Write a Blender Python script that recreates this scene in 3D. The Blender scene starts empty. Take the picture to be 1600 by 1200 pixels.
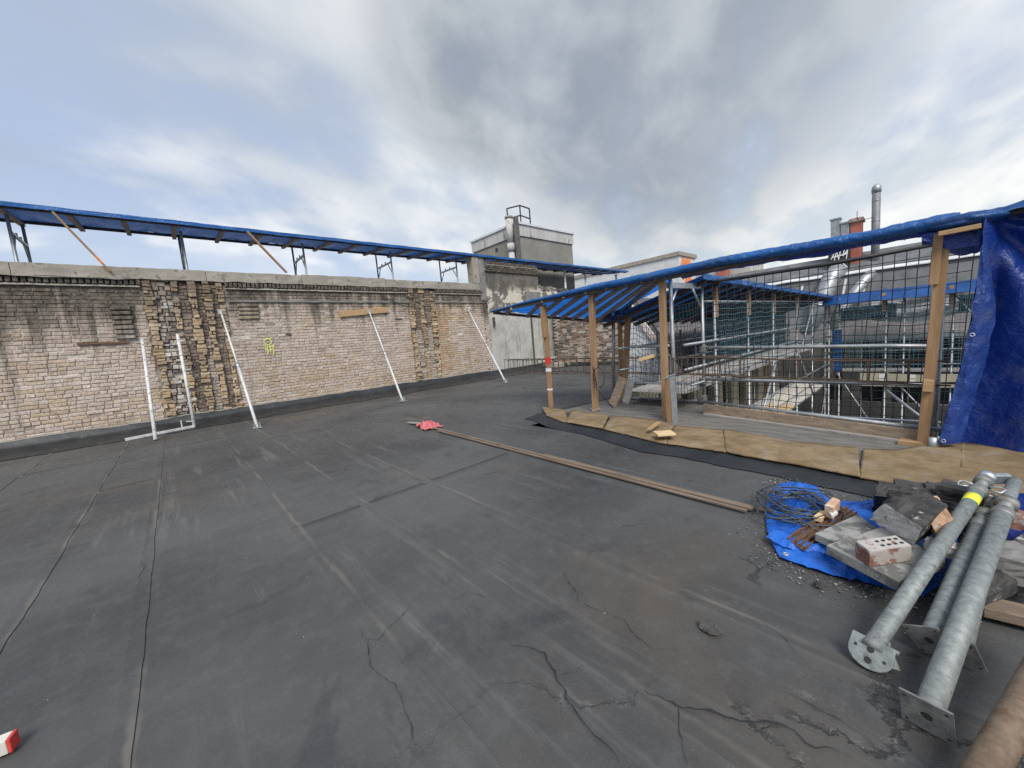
import bpy, bmesh, math, random
from mathutils import Vector, Matrix, noise
V = Vector
R = math.radians
random.seed(7)
sc = bpy.context.scene
col = sc.collection

# ---------------------------------------------------------------- camera
F_PX, CX, CY, CAM_H = 590.0, 800.0, 600.0, 1.25
ROT = Matrix(((0.669, -0.025, 0.743), (0.738, 0.138, -0.660), (-0.086, 0.990, 0.111)))
ax = ROT.col[0].normalized(); ay = (ROT.col[1] - ax * ROT.col[1].dot(ax)).normalized(); az = ax.cross(ay)
ROT = Matrix((ax, ay, az)).transposed()
CAM = V((0, 0, CAM_H))
cd = bpy.data.cameras.new("camera"); cam = bpy.data.objects.new("camera", cd); col.objects.link(cam)
cam.matrix_world = Matrix.Translation(CAM) @ ROT.to_4x4()
cd.sensor_width = 36; cd.sensor_fit = 'HORIZONTAL'; cd.lens = F_PX / 1600 * 36
cd.clip_start = 0.05; cd.clip_end = 4000
sc.camera = cam

# ---------------------------------------------------------------- sky
EXPO = 1.22
SUN_EL, SUN_AZ = 48.0, 126.0      # azimuth measured clockwise from +Y
sc.view_settings.view_transform = 'Standard'; sc.view_settings.look = 'None'
sc.view_settings.gamma = 1; sc.view_settings.exposure = EXPO
sc.view_settings.use_curve_mapping = False
sc.cycles.use_denoising = False
w = bpy.data.worlds.new("World"); sc.world = w; w.use_nodes = True
nt = w.node_tree; N = nt.nodes; LK = nt.links; N.clear()

def nd(tree, t, **k):
    n = tree.nodes.new(t)
    for a, b in k.items():
        if a == 'ins':
            for i, v in b.items():
                if hasattr(v, 'is_output') or isinstance(v, bpy.types.NodeSocket): tree.links.new(v, n.inputs[i])
                else: n.inputs[i].default_value = v
        else: setattr(n, a, b)
    return n
def mth(tree, op, a, b=None, c=None, clamp=False):
    n = tree.nodes.new('ShaderNodeMath'); n.operation = op; n.use_clamp = clamp
    for i, v in enumerate((a, b, c)):
        if v is None: continue
        if isinstance(v, bpy.types.NodeSocket): tree.links.new(v, n.inputs[i])
        else: n.inputs[i].default_value = v
    return n.outputs[0]
def mixc(tree, fac, a, b, mode='MIX'):
    n = tree.nodes.new('ShaderNodeMix'); n.data_type = 'RGBA'; n.blend_type = mode; n.clamp_factor = True
    for i, v in ((0, fac), (6, a), (7, b)):
        if isinstance(v, bpy.types.NodeSocket): tree.links.new(v, n.inputs[i])
        elif i == 0: n.inputs[0].default_value = v
        else: n.inputs[i].default_value = (v[0], v[1], v[2], 1)
    return n.outputs[2]
def sstep(tree, x, lo, hi):
    n = tree.nodes.new('ShaderNodeMapRange'); n.interpolation_type = 'SMOOTHSTEP'
    tree.links.new(x, n.inputs[0]); n.inputs[1].default_value = lo; n.inputs[2].default_value = hi
    return n.outputs[0]
def nz(tree, vec, scale, detail=4, rough=.55, dist=0.0, w=None):
    n = tree.nodes.new('ShaderNodeTexNoise'); n.inputs['Scale'].default_value = scale
    n.inputs['Detail'].default_value = detail; n.inputs['Roughness'].default_value = rough
    n.inputs['Distortion'].default_value = dist
    if w is not None:
        n.noise_dimensions = '4D'; n.inputs['W'].default_value = w
    if vec is not None: tree.links.new(vec, n.inputs['Vector'])
    return n.outputs[0]

BG = 0.112
sky = nd(nt, 'ShaderNodeTexSky', sky_type='NISHITA', sun_disc=False, sun_elevation=R(SUN_EL), sun_rotation=R(SUN_AZ))
tc = nd(nt, 'ShaderNodeTexCoord')
mp = nd(nt, 'ShaderNodeMapping', ins={0: tc.outputs['Generated']}); mp.inputs['Rotation'].default_value = (0, 0, R(-138.4))
sp = nd(nt, 'ShaderNodeSeparateXYZ', ins={0: mp.outputs[0]})
zc = mth(nt, 'ADD', mth(nt, 'MAXIMUM', sp.outputs[2], 0.0), 0.30)
u = mth(nt, 'DIVIDE', sp.outputs[0], zc); vv = mth(nt, 'DIVIDE', sp.outputs[1], zc)
# a layer of broken cloud seen from below
cb = nd(nt, 'ShaderNodeCombineXYZ', ins={0: mth(nt, 'MULTIPLY', u, .8), 1: mth(nt, 'ADD', vv, mth(nt, 'MULTIPLY', u, .25))})
P = cb.outputs[0]
n1 = nz(nt, P, 1.3, 7, .48, .3, 3.6)
n2 = nz(nt, P, 2.4, 7, .50, .35, 8.4)
n3 = nz(nt, P, 1.0, 8, .52, .3, 1.7)
n4 = nz(nt, P, 5.0, 7, .52, .3, 5.0)
def blob(x, y, rad):      # a cloud bank in the direction of that part of the picture
    d = (ROT @ V((x - CX, CY - y, -F_PX))).normalized()
    dp = nd(nt, 'ShaderNodeVectorMath', operation='DOT_PRODUCT'); LK.new(tc.outputs['Generated'], dp.inputs[0]); dp.inputs[1].default_value = d
    return sstep(nt, dp.outputs['Value'], math.cos(R(rad)), math.cos(R(rad * .2)))
def mul(a, b): return mth(nt, 'MULTIPLY', a, b)
def add(a, b): return mth(nt, 'ADD', a, b)
def cen(a): return mth(nt, 'SUBTRACT', a, .5)
blue = mixc(nt, .88, sky.outputs[0], (1.78, 2.12, 2.85))
veil = sstep(nt, add(n1, add(mul(cen(n2), .6), mul(cen(n4), .25))), .40, .62)
veil = mth(nt, 'ADD', mul(veil, .85), mul(blob(1450, 200, 40), .35), clamp=True)
white = mixc(nt, sstep(nt, add(n4, mul(cen(n2), .6)), .34, .64), (2.6, 2.82, 3.05), (4.05, 4.05, 3.98))
base = mixc(nt, veil, blue, white)
soft = mul(sstep(nt, add(n3, mul(cen(n4), .4)), .44, .64), .60)
base = mixc(nt, soft, base, (1.72, 2.0, 2.38))
# the grey bank overhead, ragged at its edges
bank = add(blob(990, 0, 30), add(mul(blob(1090, 190, 25), .85), add(mul(blob(520, -20, 26), .5), mul(blob(780, 80, 18), .6))))
bank = mul(bank, add(.85, mul(add(cen(n2), add(mul(cen(n1), .8), mul(cen(n4), .6))), 1.9)))
base = mixc(nt, mul(sstep(nt, bank, .2, 1.25), .82), base, mixc(nt, sstep(nt, add(mul(n4, .5), mul(n2, .6)), .40, .70), (1.0, 1.15, 1.33), (2.05, 2.22, 2.4)))
# bright air down at the horizon
hz = sstep(nt, sp.outputs[2], .36, .02)
base = mixc(nt, mul(hz, .72), base, mixc(nt, mul(sstep(nt, add(n2, mul(cen(n4), .5)), .4, .62), sstep(nt, sp.outputs[2], -.01, .06)), (2.65, 3.05, 3.35), (4.0, 4.05, 3.95)))
bg = nd(nt, 'ShaderNodeBackground', ins={0: base, 1: BG})
out = nd(nt, 'ShaderNodeOutputWorld'); LK.new(bg.outputs[0], out.inputs[0])

sl = bpy.data.lights.new("sun", 'SUN'); sl.energy = 1.5; sl.angle = R(26); sl.color = (1, .965, .91)
so = bpy.data.objects.new("sun", sl); col.objects.link(so)
sd = V((math.sin(R(SUN_AZ)) * math.cos(R(SUN_EL)), math.cos(R(SUN_AZ)) * math.cos(R(SUN_EL)), math.sin(R(SUN_EL))))
so.rotation_euler = sd.to_track_quat('Z', 'Y').to_euler()

# ---------------------------------------------------------------- picture measurements -> metres
def ray(x, y): return ROT @ V(((x - CX) / F_PX, (CY - y) / F_PX, -1))
def onz(x, y, z=0.0):
    d = ray(x, y); return CAM + d * ((z - CAM_H) / d.z)
def onx(x, y, X):
    d = ray(x, y); return CAM + d * (X / d.x)
def ony(x, y, Y):
    d = ray(x, y); return CAM + d * (Y / d.y)
def depth(p): return -(ROT.transposed() @ (V(p) - CAM)).z

# ---------------------------------------------------------------- materials
MATS = {}
def newmat(name):
    m = bpy.data.materials.new(name); m.use_nodes = True
    t = m.node_tree; b = t.nodes['Principled BSDF']; MATS[name] = m
    return m, t, b
def bump(t, b, h, strength=.3, dist=.01):
    n = nd(t, 'ShaderNodeBump'); n.inputs['Strength'].default_value = strength; n.inputs['Distance'].default_value = dist
    t.links.new(h, n.inputs['Height']); t.links.new(n.outputs[0], b.inputs['Normal'])
def mat(name, c1, c2, scale=6, rough=.8, metal=0, bmp=.25, bscale=None, stretch=(1, 1, 1), c3=None, s3=.62, sc3=20, bdist=.004, rvar=.1, spec=.5, rnd=0, c4=None, s4=.66, sc4=8):
    m, t, b = newmat(name)
    o = nd(t, 'ShaderNodeTexCoord').outputs['Object']
    mpn = nd(t, 'ShaderNodeMapping', ins={0: o}); mpn.inputs['Scale'].default_value = stretch
    vec = mpn.outputs[0]
    if rnd:
        oi = nd(t, 'ShaderNodeObjectInfo')
        va = nd(t, 'ShaderNodeVectorMath', operation='ADD'); t.links.new(vec, va.inputs[0])
        sc_ = nd(t, 'ShaderNodeVectorMath', operation='SCALE'); sc_.inputs[0].default_value = (17, 9, 23); t.links.new(oi.outputs['Random'], sc_.inputs['Scale'])
        t.links.new(sc_.outputs[0], va.inputs[1]); vec = va.outputs[0]
    f = nz(t, vec, scale, 7, .62)
    c = mixc(t, sstep(t, f, .3, .7), c1, c2)
    if c3:
        g = nz(t, vec, sc3, 5, .65, .3)
        c = mixc(t, sstep(t, g, s3, s3 + .08), c, c3)
    if c4:
        c = mixc(t, sstep(t, nz(t, vec, sc4, 8, .72, .6, 4.2), s4, s4 + .05), c, c4)
    if rnd:
        k = mth(t, 'ADD', 1 - rnd, mth(t, 'MULTIPLY', oi.outputs['Random'], 2 * rnd))
        cc = nd(t, 'ShaderNodeCombineXYZ', ins={0: k, 1: k, 2: k})
        c = mixc(t, 1.0, c, cc.outputs[0], 'MULTIPLY')
    t.links.new(c, b.inputs['Base Color'])
    r_ = mth(t, 'ADD', rough - rvar, mth(t, 'MULTIPLY', nz(t, vec, scale * 2.3, 4), 2 * rvar), clamp=True)
    t.links.new(r_, b.inputs['Roughness'])
    b.inputs['Metallic'].default_value = metal; b.inputs['Specular IOR Level'].default_value = spec
    if bmp: bump(t, b, nz(t, vec, bscale or scale * 5, 6, .65), bmp, bdist)
    return m

mat('concrete', (.27, .245, .20), (.385, .35, .295), 3, .9, bmp=.7, bscale=24, c3=(.20, .185, .16), s3=.55, sc3=6)
mat('ledge', (.11, .102, .09), (.19, .178, .158), 3, .9, bmp=.5, bscale=30, stretch=(1, 5, 1), c3=(.10, .09, .08), s3=.58, sc3=4)
mat('concrete_dark', (.15, .145, .135), (.26, .25, .235), 4, .92, bmp=.5, bscale=40, c3=(.08, .08, .08), s3=.6, sc3=9)
mat('paver', (.24, .235, .22), (.36, .35, .325), 7, .9, bmp=.5, bscale=60, c3=(.14, .135, .125), s3=.50, sc3=8, rnd=.08)
mat('paint_white', (.56, .56, .535), (.68, .68, .655), 9, .5, bmp=.08, c3=(.38, .34, .29), s3=.57, sc3=24)
mat('galv', (.40, .43, .44), (.56, .59, .60), 26, .48, metal=.75, bmp=.12, bscale=60, c3=(.28, .27, .25), s3=.66, sc3=14)
mat('galv_far', (.28, .295, .30), (.42, .44, .445), 8, .5, metal=.6, bmp=0)
mat('prop_steel', (.175, .195, .188), (.29, .31, .298), 38, .62, metal=.3, bmp=.2, bscale=120, c3=(.16, .15, .135), s3=.61, sc3=26, bdist=.002, c4=(.44, .43, .40), s4=.62, sc4=11)
mat('prop_dark', (.16, .16, .155), (.30, .30, .28), 30, .6, metal=.5, bmp=.4, bscale=90, c3=(.20, .13, .08), s3=.62, sc3=16, bdist=.002)
mat('rust_tube', (.13, .09, .06), (.22, .16, .11), 28, .75, metal=.25, bmp=.4, bscale=110, c3=(.15, .09, .055), s3=.6, sc3=13, bdist=.002)
mat('rust', (.115, .065, .042), (.20, .115, .07), 30, .85, metal=.2, bmp=.4, bscale=90, c3=(.08, .05, .035), s3=.6, sc3=18)
mat('rebar', (.075, .06, .05), (.15, .10, .07), 20, .8, metal=.3, bmp=.2)
mat('wood_brown', (.13, .095, .068), (.22, .165, .12), 4, .85, bmp=.4, bscale=18, stretch=(.7, 6, 6), c3=(.08, .06, .045), s3=.6, sc3=6, rnd=.12)
mat('wood', (.25, .148, .072), (.37, .232, .12), 3, .75, bmp=.3, bscale=14, stretch=(6, 6, .7), c3=(.19, .10, .05), s3=.62, sc3=5, rnd=.12)
mat('wood_h', (.34, .21, .10), (.46, .30, .155), 3, .75, bmp=.3, bscale=14, stretch=(.7, 6, 6), c3=(.27, .16, .085), s3=.62, sc3=5, rnd=.12)
mat('wood_old', (.22, .165, .12), (.36, .28, .20), 4, .85, bmp=.4, bscale=18, stretch=(.7, 6, 6), c3=(.12, .09, .07), s3=.6, sc3=6, rnd=.12)
mat('wood_dark', (.045, .036, .032), (.09, .072, .06), 4, .85, bmp=.3, stretch=(2, 2, 2), rnd=.12)
mat('wood_grey', (.28, .26, .235), (.42, .395, .36), 3, .85, bmp=.3, stretch=(.7, 6, 6), c3=(.17, .155, .14), s3=.6, sc3=5, rnd=.1)
mat('plank_pale', (.56, .52, .44), (.70, .67, .60), 3, .8, bmp=.2, stretch=(4, .6, 4), c3=(.40, .36, .30), s3=.62, sc3=4, rnd=.12)
mat('plank_pink', (.50, .42, .38), (.63, .56, .51), 3, .8, bmp=.2, stretch=(4, .6, 4), rnd=.1)
mat('plank_tan', (.58, .40, .20), (.68, .50, .28), 3, .8, bmp=.2, stretch=(4, .6, 4))
mat('black_rubber', (.012, .013, .014), (.03, .03, .032), 12, .55, bmp=.2)
mat('net_black', (.015, .018, .02), (.03, .034, .038), 12, .8, bmp=0)
mat('net_green', (.05, .075, .08), (.10, .14, .145), 12, .8, bmp=0)
mat('roof_sheet', (.10, .105, .108), (.155, .158, .16), 3, .75, bmp=.2, c3=(.06, .06, .06), s3=.6, sc3=2.2)
mat('tin_brown', (.125, .105, .098), (.18, .155, .145), 2, .6, bmp=.1)
mat('tile_dark', (.085, .08, .078), (.165, .15, .142), 14, .85, bmp=.5, bscale=40, rnd=.25)
mat('render_beige', (.33, .30, .22), (.42, .38, .285), 3, .9, bmp=.2)
mat('render_grey', (.12, .12, .112), (.18, .175, .16), 3, .9, bmp=.2)
mat('white_metal', (.56, .57, .57), (.66, .67, .67), 2, .55, bmp=0, c3=(.45, .45, .44), s3=.62, sc3=3)
mat('tower_render', (.20, .19, .16), (.27, .255, .215), 1.4, .92, bmp=.3, bscale=25, c3=(.40, .38, .32), s3=.66, sc3=1.6)
mat('tower_band', (.40, .39, .36), (.52, .51, .475), 2, .9, bmp=.2, c3=(.24, .23, .21), s3=.57, sc3=3, stretch=(1, 1, .35))
mat('chim_red', (.33, .10, .075), (.42, .15, .11), 6, .85, bmp=.2)
mat('glass_dark', (.012, .016, .022), (.02, .026, .034), 2, .12, bmp=0)
mat('zinc', (.17, .18, .19), (.25, .26, .265), 3, .6, metal=.3, bmp=0)
mat('red_cloth', (.46, .10, .11), (.60, .18, .19), 9, .85, bmp=.4, bscale=25)
mat('red_paint', (.55, .035, .03), (.66, .06, .045), 20, .6, bmp=.1)
mat('yellow', (.75, .68, .02), (.85, .80, .08), 15, .5, bmp=.1)
mat('teal_band', (.05, .16, .15), (.08, .22, .2), 15, .5, bmp=.1)
mat('spray_yellow', (.62, .66, .10), (.74, .76, .30), 30, .8, bmp=0)
mat('orange_paint', (.75, .20, .06), (.85, .30, .10), 6, .7, bmp=0)
mat('white_paint', (.7, .7, .7), (.8, .8, .8), 6, .7, bmp=0)
mat('black_paint_and_hole', (.02, .02, .02), (.04, .04, .04), 6, .7, bmp=0)  # black paint, also the flat black that stands in for shaded holes
mat('plaster_pale', (.50, .47, .40), (.60, .57, .49), 4, .95, bmp=.5, bscale=35)
mat('soot', (.05, .048, .045), (.10, .095, .088), 6, .95, bmp=.5, bscale=40)
mat('clay', (.16, .07, .05), (.27, .13, .095), 16, .9, bmp=.5, bscale=60, c3=(.34, .305, .27), s3=.47, sc3=9)
mat('clay_white', (.38, .355, .325), (.50, .47, .43), 18, .92, bmp=.6, bscale=70, c3=(.30, .13, .09), s3=.57, sc3=24)
mat('orange_clay', (.52, .30, .18), (.62, .40, .26), 14, .9, bmp=.5, bscale=50, c3=(.62, .56, .48), s3=.58, sc3=9)
mat('rubble_black', (.025, .024, .024), (.075, .07, .065), 14, .85, bmp=.8, bscale=26, c3=(.40, .39, .37), s3=.60, sc3=9, bdist=.005)
mat('rubble_white', (.50, .485, .455), (.63, .61, .575), 14, .9, bmp=.7, bscale=35, c3=(.20, .19, .18), s3=.60, sc3=16, bdist=.003)
mat('tarp_wire', (.035, .045, .055), (.07, .085, .095), 20, .45, bmp=.1)
mat('pebble', (.25, .24, .22), (.45, .43, .40), 40, .9, bmp=.2, rnd=.3)
mat('grit', (.05, .048, .045), (.12, .115, .105), 40, .95, bmp=.2)
mat('paper', (.62, .62, .60), (.72, .72, .70), 10, .8, bmp=.1)
mat('courtyard_ground', (.10, .10, .095), (.16, .155, .15), .3, .95, bmp=.2)
mat('ochre', (.42, .30, .15), (.55, .41, .22), 8, .95, bmp=.6, bscale=40, c3=(.30, .2, .1), s3=.58, sc3=14)

def tarp_mat(name, c1, c2, rough=.38, trans=.25):
    m, t, b = newmat(name)
    o = nd(t, 'ShaderNodeTexCoord').outputs['Object']
    f = nz(t, o, 2.5, 6, .6)
    c = mixc(t, sstep(t, f, .3, .7), c1, c2)
    scuff = sstep(t, nz(t, o, 14, 7, .7, .5), .60, .74)
    c = mixc(t, mth(t, 'MULTIPLY', scuff, .35), c, (.20, .30, .50))
    c = mixc(t, mth(t, 'MULTIPLY', sstep(t, nz(t, o, 4.5, 8, .7, .6, 3.0), .50, .72), .30), c, (.16, .17, .18))
    t.links.new(c, b.inputs['Base Color']); b.inputs['Roughness'].default_value = rough
    vr_ = nd(t, 'ShaderNodeTexVoronoi'); vr_.feature = 'DISTANCE_TO_EDGE'; vr_.inputs['Scale'].default_value = 9; t.links.new(o, vr_.inputs['Vector'])
    wr = mth(t, 'ADD', mth(t, 'ADD', nz(t, o, 7, 5, .6, 1.2), mth(t, 'MULTIPLY', nz(t, o, 28, 4, .6, .8), .35)), mth(t, 'MULTIPLY', mth(t, 'MINIMUM', vr_.outputs['Distance'], .12), .8))
    bump(t, b, wr, .55, .03)
    tr = nd(t, 'ShaderNodeBsdfTranslucent'); t.links.new(c, tr.inputs[0])
    mx = nd(t, 'ShaderNodeMixShader'); mx.inputs[0].default_value = trans
    t.links.new(b.outputs[0], mx.inputs[1]); t.links.new(tr.outputs[0], mx.inputs[2])
    t.links.new(mx.outputs[0], t.nodes['Material Output'].inputs[0])
    return m
tarp_mat('tarp', (.006, .058, .215), (.012, .09, .30))
tarp_mat('tarp_bright', (.010, .090, .30), (.02, .13, .40), .40, .15)  # lighter copy of tarp; the light on the hems is in the colour
tarp_mat('tarp_sheet', (.012, .105, .50), (.022, .155, .62), .42, .1)
tarp_mat('tarp_thin', (.012, .12, .44), (.022, .17, .56), .42, .7)
tarp_mat('tarp_hem_lit', (.014, .045, .22), (.03, .075, .30), .36, .2)  # lighter than tarp_deep: light caught by the side hem is in the colour
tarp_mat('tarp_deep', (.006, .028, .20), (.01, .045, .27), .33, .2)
tarp_mat('plastic_grey', (.30, .32, .33), (.40, .42, .43), .3, .3)

def netsheet(name, c, cell, wire, opac=1.0):
    m, t, b = newmat(name)
    uv = nd(t, 'ShaderNodeTexCoord').outputs['UV']
    s = nd(t, 'ShaderNodeSeparateXYZ', ins={0: uv})
    a = mth(t, 'LESS_THAN', mth(t, 'FRACT', mth(t, 'DIVIDE', s.outputs[0], cell)), wire)
    c_ = mth(t, 'LESS_THAN', mth(t, 'FRACT', mth(t, 'DIVIDE', s.outputs[1], cell)), wire)
    al = mth(t, 'MULTIPLY', mth(t, 'MAXIMUM', a, c_), opac)
    b.inputs['Base Color'].default_value = (*c, 1); b.inputs['Roughness'].default_value = .8
    t.links.new(al, b.inputs['Alpha'])
    return m
netsheet('net_lines', (.06, .13, .15), .09, .11)
netsheet('net_teal', (.02, .085, .115), .05, .5)
netsheet('net_teal_dense', (.014, .065, .095), .04, .72)

def brick_mat(name, mort=False):
    m, t, b = newmat(name)
    at = nd(t, 'ShaderNodeAttribute'); at.attribute_name = 'col'; at.attribute_type = 'GEOMETRY'
    geo = nd(t, 'ShaderNodeNewGeometry').outputs['Position']
    f = nz(t, geo, 22, 7, .7)
    c = mixc(t, .7, at.outputs['Color'], mixc(t, sstep(t, f, .25, .75), (.5, .49, .48), (1.38, 1.37, 1.34)), 'MULTIPLY')
    lime = sstep(t, nz(t, geo, 5.5, 8, .72, .4), .58, .72)
    c = mixc(t, mth(t, 'MULTIPLY', lime, .28), c, (.52, .47, .42))
    lum = nd(t, 'ShaderNodeRGBToBW', ins={0: at.outputs['Color']}).outputs[0]
    fleck = mth(t, 'MULTIPLY', sstep(t, nz(t, geo, 13, 8, .75, .3), .52, .64), sstep(t, lum, .22, .36))
    c = mixc(t, mth(t, 'MULTIPLY', fleck, .45), c, (.66, .60, .54))
    pit = sstep(t, nz(t, geo, 19, 7, .75, .3, 6.0), .60, .70)
    c = mixc(t, mth(t, 'MULTIPLY', pit, .5), c, (.14, .115, .095))
    # soot washed down from the coping in runs
    ms = nd(t, 'ShaderNodeMapping', ins={0: geo}); ms.inputs['Scale'].default_value = (1, 3.4, .26)
    r1 = nz(t, ms.outputs[0], 1.5, 7, .62, .2); r2 = nz(t, geo, 1.1, 7, .6, .3, 2.0); r3 = nz(t, geo, 9, 6, .7)
    gp = nd(t, 'ShaderNodeSeparateXYZ', ins={0: geo})
    thr = mth(t, 'ADD', 1.98, mth(t, 'MULTIPLY', sstep(t, gp.outputs[1], -.5, 1.4), .42))
    lev = mth(t, 'SUBTRACT', mth(t, 'ADD', gp.outputs[2], mth(t, 'ADD', mth(t, 'MULTIPLY', mth(t, 'SUBTRACT', r1, .5), 3.2), mth(t, 'ADD', mth(t, 'MULTIPLY', mth(t, 'SUBTRACT', r2, .5), 1.5), mth(t, 'MULTIPLY', mth(t, 'SUBTRACT', r3, .5), .8)))), thr)
    fl1 = sstep(t, mth(t, 'ABSOLUTE', mth(t, 'SUBTRACT', gp.outputs[1], .48)), .80, .66); fl2 = sstep(t, mth(t, 'ABSOLUTE', mth(t, 'SUBTRACT', gp.outputs[1], 6.51)), .58, .46)
    keep = mth(t, 'SUBTRACT', 1.0, mth(t, 'MULTIPLY', mth(t, 'MAXIMUM', fl1, fl2), .7))      # later breaks in the flues are cleaner
    so_ = mth(t, 'MULTIPLY', mth(t, 'MULTIPLY', sstep(t, lev, -.25, .75), .92), keep)
    c = mixc(t, so_, c, mixc(t, sstep(t, r3, .4, .62), (.055, .048, .040), (.16, .14, .115)))
    run = mth(t, 'MULTIPLY', sstep(t, r1, .56, .70), keep)
    c = mixc(t, mth(t, 'MULTIPLY', run, .40), c, (.17, .145, .12))
    t.links.new(c, b.inputs['Base Color']); b.inputs['Roughness'].default_value = .95
    b.inputs['Specular IOR Level'].default_value = .2
    bump(t, b, nz(t, geo, 60, 6, .7), .7, .006)
    return m
brick_mat('brick')

def membrane_mat(name='membrane', dark=False):
    m, t, b = newmat(name)
    geo = nd(t, 'ShaderNodeNewGeometry').outputs['Position']
    a = nz(t, geo, .55, 6, .6, .4)
    base = mixc(t, sstep(t, a, .3, .7), (.045, .0445, .043), (.074, .0735, .070))
    br = sstep(t, nz(t, geo, .7, 6, .62, .6, 4.0), .53, .70)
    base = mixc(t, mth(t, 'MULTIPLY', br, .55), base, (.105, .085, .063))
    fine = nz(t, geo, 9, 8, .7)
    base = mixc(t, mth(t, 'MULTIPLY', sstep(t, fine, .45, .75), .35), base, (.115, .117, .116))
    # pale dust drawn out by sweeping and dragging
    for ang, w_, lo, k, colr in ((52, 2.0, .52, .40, (.19, .19, .18)), (-20, 7.0, .53, .28, (.16, .16, .155)), (96, 11.0, .56, .40, (.16, .145, .125)), (20, 15.0, .55, .28, (.145, .145, .143))):
        mpn = nd(t, 'ShaderNodeMapping', ins={0: geo}); mpn.inputs['Rotation'].default_value = (0, 0, R(ang)); mpn.inputs['Scale'].default_value = (.30, 4.6, 1)
        g = nz(t, mpn.outputs[0], 1.6, 11, .74, .35, w_)
        patch = sstep(t, nz(t, geo, .8, 3, .5, 0, w_ + 1), .42, .62)
        base = mixc(t, mth(t, 'MULTIPLY', mth(t, 'MULTIPLY', sstep(t, g, lo + .01, lo + .13), patch), k), base, colr)
    base = mixc(t, mth(t, 'MULTIPLY', sstep(t, nz(t, geo, .42, 5, .6, .6, 41.0), .46, .64), .5), base, (.105, .106, .104))
    # old torch-on bitumen, crazed here and there
    vo = nd(t, 'ShaderNodeTexVoronoi'); vo.feature = 'DISTANCE_TO_EDGE'; vo.inputs['Scale'].default_value = 1.15
    wv = nd(t, 'ShaderNodeVectorMath', operation='ADD'); t.links.new(geo, wv.inputs[0])
    nw = nd(t, 'ShaderNodeTexNoise'); nw.inputs['Scale'].default_value = 2.2; nw.inputs['Detail'].default_value = 7; nw.inputs['Roughness'].default_value = .65; t.links.new(geo, nw.inputs['Vector'])
    sub = nd(t, 'ShaderNodeVectorMath', operation='MULTIPLY_ADD'); t.links.new(nw.outputs['Color'], sub.inputs[0]); sub.inputs[1].default_value = (.7, .7, .0); sub.inputs[2].default_value = (-.35, -.35, 0)
    t.links.new(sub.outputs[0], wv.inputs[1]); t.links.new(wv.outputs[0], vo.inputs['Vector'])
    sx = nd(t, 'ShaderNodeSeparateXYZ', ins={0: geo})
    area = mth(t, 'MULTIPLY', sstep(t, nz(t, geo, 1.1, 4, .55, 0, 9.0), .50, .60), sstep(t, sx.outputs[0], -1.3, -.5))
    ck = mth(t, 'MULTIPLY', sstep(t, vo.outputs['Distance'], .020, .004), area)
    base = mixc(t, mth(t, 'MULTIPLY', ck, .7), base, (.014, .014, .015))
    wc = mth(t, 'MULTIPLY', mth(t, 'MULTIPLY', sstep(t, vo.outputs['Distance'], .07, .015), area), sstep(t, nz(t, geo, 16, 7, .75), .54, .66))
    base = mixc(t, mth(t, 'MULTIPLY', wc, .5), base, (.22, .22, .21))
    # dust held along the laps
    for y0 in (-1.80, -.84, -.33, .50, 1.02, 1.62, 2.68):
        dy = mth(t, 'ABSOLUTE', mth(t, 'ADD', mth(t, 'SUBTRACT', sx.outputs[1], y0 + .055), mth(t, 'MULTIPLY', mth(t, 'SUBTRACT', nz(t, geo, 5, 4, .6), .5), .05)))
        lap = mth(t, 'MULTIPLY', sstep(t, dy, .024, .004), sstep(t, nz(t, geo, 1.3, 5, .6, 0, y0), .44, .6))
        base = mixc(t, mth(t, 'MULTIPLY', lap, .55), base, (.17, .155, .13))
    # damp stains and scuffs
    dm = sstep(t, nz(t, geo, 1.9, 9, .66, .7, 21.0), .56, .66)
    base = mixc(t, mth(t, 'MULTIPLY', dm, .45), base, (.026, .028, .030))
    gr = nz(t, geo, 130, 3, .8)
    base = mixc(t, mth(t, 'MULTIPLY', sstep(t, gr, .56, .72), .35), base, (.17, .17, .165))
    ms2 = nd(t, 'ShaderNodeMapping', ins={0: geo}); ms2.inputs['Rotation'].default_value = (0, 0, R(35)); ms2.inputs['Scale'].default_value = (.5, 9, 1)
    sc2 = mth(t, 'MULTIPLY', sstep(t, nz(t, ms2.outputs[0], 3.0, 6, .7, .2, 31.0), .66, .72), sstep(t, nz(t, geo, 1.4, 3, .5, 0, 33.0), .5, .6))
    base = mixc(t, mth(t, 'MULTIPLY', sc2, .3), base, (.22, .22, .21))
    # specks of mortar
    sp_ = nd(t, 'ShaderNodeTexVoronoi'); sp_.inputs['Scale'].default_value = 6.0; t.links.new(geo, sp_.inputs['Vector'])
    base = mixc(t, mth(t, 'MULTIPLY', sstep(t, sp_.outputs['Distance'], .035, .02), .6), base, (.34, .33, .31))
    t.links.new(base, b.inputs['Base Color'])
    ro = mth(t, 'SUBTRACT', mth(t, 'ADD', .38, mth(t, 'MULTIPLY', nz(t, geo, 1.6, 7, .65, .4), .40)), mth(t, 'MULTIPLY', dm, .14))
    t.links.new(ro, b.inputs['Roughness']); b.inputs['Specular IOR Level'].default_value = .42
    h = mth(t, 'ADD', mth(t, 'MULTIPLY', nz(t, geo, 2.4, 5, .55), 1.6), mth(t, 'MULTIPLY', nz(t, geo, 70, 4, .7), .10))
    h = mth(t, 'SUBTRACT', h, mth(t, 'MULTIPLY', ck, .4))
    bump(t, b, h, .5, .02)
    return m
membrane_mat()
mat('flashing', (.013, .015, .0165), (.028, .031, .033), 2.5, .52, bmp=.45, bscale=6, bdist=.02, c3=(.085, .084, .08), s3=.63, sc3=3)

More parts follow.
